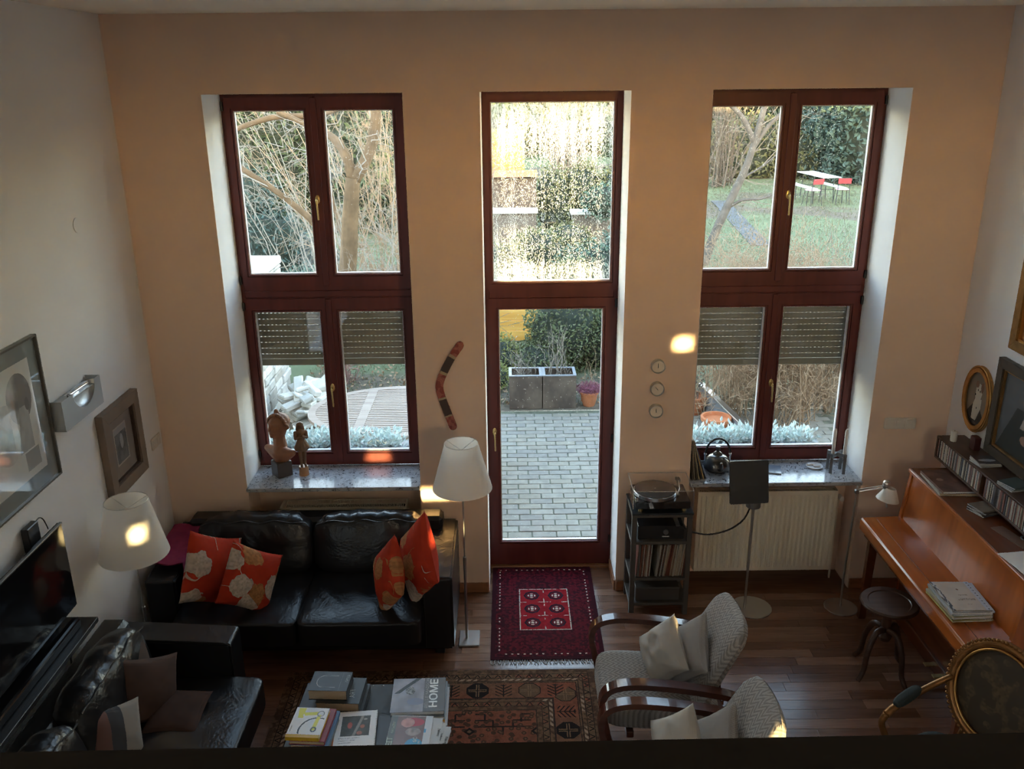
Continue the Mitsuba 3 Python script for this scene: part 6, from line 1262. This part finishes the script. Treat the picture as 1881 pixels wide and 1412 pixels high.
put(ch + '__cross_bar', mv(rot(boxc((0, 0, 0), (.135, .012, .03), .001), (0, 0, 1), 42), 2.412, .152, SZ + .14), M['steel_dark']); put(ch + '__cross_bar', mv(rot(boxc((0, 0, 0), (.135, .012, .03), .001), (0, 0, 1), -42), 2.412, .152, SZ + .14), M['steel_dark'])
for i, (x, y, lab) in enumerate(((2.372, .128, 'left white candle in the metal candle stand'), (2.452, .115, 'right white candle in the metal candle stand'))):
    c = thing('taper_candle', lab, 'candle'); put(c + '__wax', lathe([[0, 0], [.0125, 0], [.0125, .175], [.006, .195], [0, .197]], 20, (x, y, SZ + .157)), cover((.66, .61, .58), .5), smooth=40); put(c + '__wick', tube([(x, y, SZ + .352), (x + .001, y, SZ + .366)], .0015, 5), INK)

# ------------------------------------------------------------------ gilded armchair, lower right
gc = thing('gilded_chair', 'gilded armchair with round dark gold back at the lower right corner', 'armchair')
M['gilt_old'] = mat('gilt_old', mottled((.24, .11, .035), .45, 22), .38, metallic=.75)
M['brocade'] = mat('brocade', proc(lambda p, n, uv: mix((.030, .018, .007), (.075, .045, .015), smoothstep(.5, .62, noise(uv.x * 26, uv.y * 26, 0)) * noise(uv.x * 90, uv.y * 90, 2))), .7)
M['dark_green'] = mat('dark_green_cloth', (.014, .022, .021), .8)
GA = Tm(2.345, -2.27, 0, -60)                   # local: chair faces -y
def GP(n, m, mt, **k): m = m.copy(); m.apply_transform(GA); return put(gc + '__' + n, m, mt, **k)
def ovalring(a, b, r, k=64): return [(a * math.cos(t_), 0, b * math.sin(t_)) for t_ in np.linspace(0, 2 * math.pi, k + 1)]
BK = lambda m: mv(rot(m, (1, 0, 0), -10), 0, .03, .80)
GP('back_frame', BK(tube(ovalring(.232, .262, 0), .024, 10)), M['gilt_old'], smooth=True)
GP('back_inner_ring', BK(mv(tube(ovalring(.205, .235, 0), .007, 8), 0, -.018, 0)), M['gilt'], smooth=True)
bead = [trimesh.creation.icosphere(1, .0095).apply_translation((.252 * math.cos(t_), -.016, .282 * math.sin(t_))) for t_ in np.linspace(0, 2 * math.pi, 73)[:-1]]
k = GP('beading', BK(cat(bead)), M['gilt_old'], smooth=True); tag(k, kind='stuff')
pad = trimesh.creation.icosphere(4, 1.0); pad.apply_scale([.205, .03, .235]); GP('back_upholstery', BK(pad), M['brocade'], smooth=True, uv=np.stack([pad.vertices[:, 0], pad.vertices[:, 2]], 1))
GP('seat', soft_box(.54, .50, .11, 20, 4.5, 0, 0, 6, .03).apply_translation((0, -.25, .42)), M['dark_green'], smooth=True)
GP('seat_rail', cat(box(-.27, .27, -.50, -.47, .33, .40, .01), box(-.27, .27, -.02, .01, .33, .40, .01), box(-.275, -.245, -.49, 0, .33, .40, .01), box(.245, .275, -.49, 0, .33, .40, .01)), M['gilt_old'])
for s in (-1, 1):
    a = GP('arm', tube(curve([(s * .225, .01, .78), (s * .265, -.07, .735), (s * .29, -.20, .70), (s * .295, -.33, .68), (s * .30, -.38, .655)], 24), np.linspace(.015, .02, 25), 10), M['gilt_old'], smooth=True)
    GP('arm_support', tube(curve([(s * .30, -.375, .66), (s * .31, -.39, .60), (s * .285, -.37, .50), (s * .265, -.40, .40)], 20), .017, 10), M['gilt_old'], smooth=True)
    m = soft_box(.055, .19, .05, 20, 3); m = rot(m, (1, 0, 0), 8); GP('arm_pad', mv(m, s * .29, -.24, .715), M['dark_green'], smooth=True)
    GP('leg', tube([(s * .245, -.475, .34), (s * .24, -.48, .18), (s * .24, -.485, .0)], [.026, .02, .011], 12), M['gilt_old'], smooth=True); GP('leg', tube([(s * .23, -.01, .34), (s * .235, .03, .18), (s * .24, .06, .0)], [.024, .02, .012], 12), M['gilt_old'], smooth=True)
    GP('back_post', tube([(s * .17, .05, .36), (s * .15, .06, .48), (s * .165, .055, .60)], .017, 8), M['gilt_old'], smooth=True)

# ------------------------------------------------------------------ dried drops, dust and lime streaks on the outer panes, thickened on the door to imitate glare and haze
scene['mat_dirt'] = {'type': 'principledthin', 'base_color': C(.80, .78, .70), 'roughness': .9, 'diff_trans': 1.0, 'spec_trans': 0.0}
def dirt(pane, x0, x1, z0, z1, n, dens, seed, L=(.003, .012), W=(.0009, .0022), y=.3925):
    g = np.random.default_rng(seed); X = g.uniform(x0 + .004, x1 - .004, n); Z = g.uniform(z0 + .004, z1 - .012, n)
    u, v = (X - x0) / (x1 - x0), (Z - z0) / (z1 - z0)
    streak = meshkit.noise(np.stack([X * 70, Z * 2.2, X * 0 + seed], 1)); cl = meshkit.fbm(np.stack([X * 5, Z * 4, X * 0 + seed * 2.3], 1), 3)
    k = g.uniform(0, 1, n) < dens(u, v) * (.35 + 1.3 * streak ** 2) * (.5 + cl); X, Z = X[k], Z[k]; m = len(X)
    w = g.uniform(*W, m); l = g.uniform(*L, m) * g.uniform(.3, 1, m)
    V = np.stack([np.stack([X - w / 2, Z], 1), np.stack([X + w / 2, Z + l * .1], 1), np.stack([X + w * .4, Z + l], 1), np.stack([X - w * .4, Z + l * .9], 1)], 1)
    V = np.concatenate([V[..., :1], np.full((m, 4, 1), y), V[..., 1:]], -1).reshape(-1, 3); i = np.arange(m)[:, None] * 4
    q = put(pane + '__dried_drops', trimesh.Trimesh(V, np.vstack([i + [0, 1, 2], i + [0, 2, 3]]), process=False), 'mat_dirt'); tag(q, kind='stuff')
S_ = lambda a, b, t: np.clip((t - a) / (b - a), 0, 1)
fan = 'door_1__fanlight_sash'
dirt(fan, -.105, .727, 2.313, 3.528, 130000, lambda u, v: np.clip(.11 + .58 * S_(.64, .84, v) + .6 * S_(.13, .04, v) + .22 * S_(.45, .05, u) * S_(.6, .3, v), 0, 1), 1, (.004, .013), (.0012, .003))  # drop density also follows the sun glare, heaviest at top and bottom
dirt('door_1__leaf', -.069, .682, .227, 2.106, 3600, lambda u, v: .5 * S_(.5, .9, v) + .12, 2, (.003, .008), (.0015, .003))
dirt('window_2__sash', 1.384, 1.852, 2.382, 3.487, 2600, lambda u, v: .5 * S_(.3, .9, v), 3, (.003, .008), (.002, .004))
dirt('window_2__sash_002', 1.986, 2.466, 2.382, 3.487, 3200, lambda u, v: .75 * S_(.3, .85, v) * S_(.75, .4, u), 4, (.003, .009), (.002, .004))
dirt('window_1__sash_002', -1.219, -.763, 2.382, 3.487, 1800, lambda u, v: .6 * S_(.35, .7, v) * S_(.1, .6, u), 5, (.003, .007), (.002, .0035))
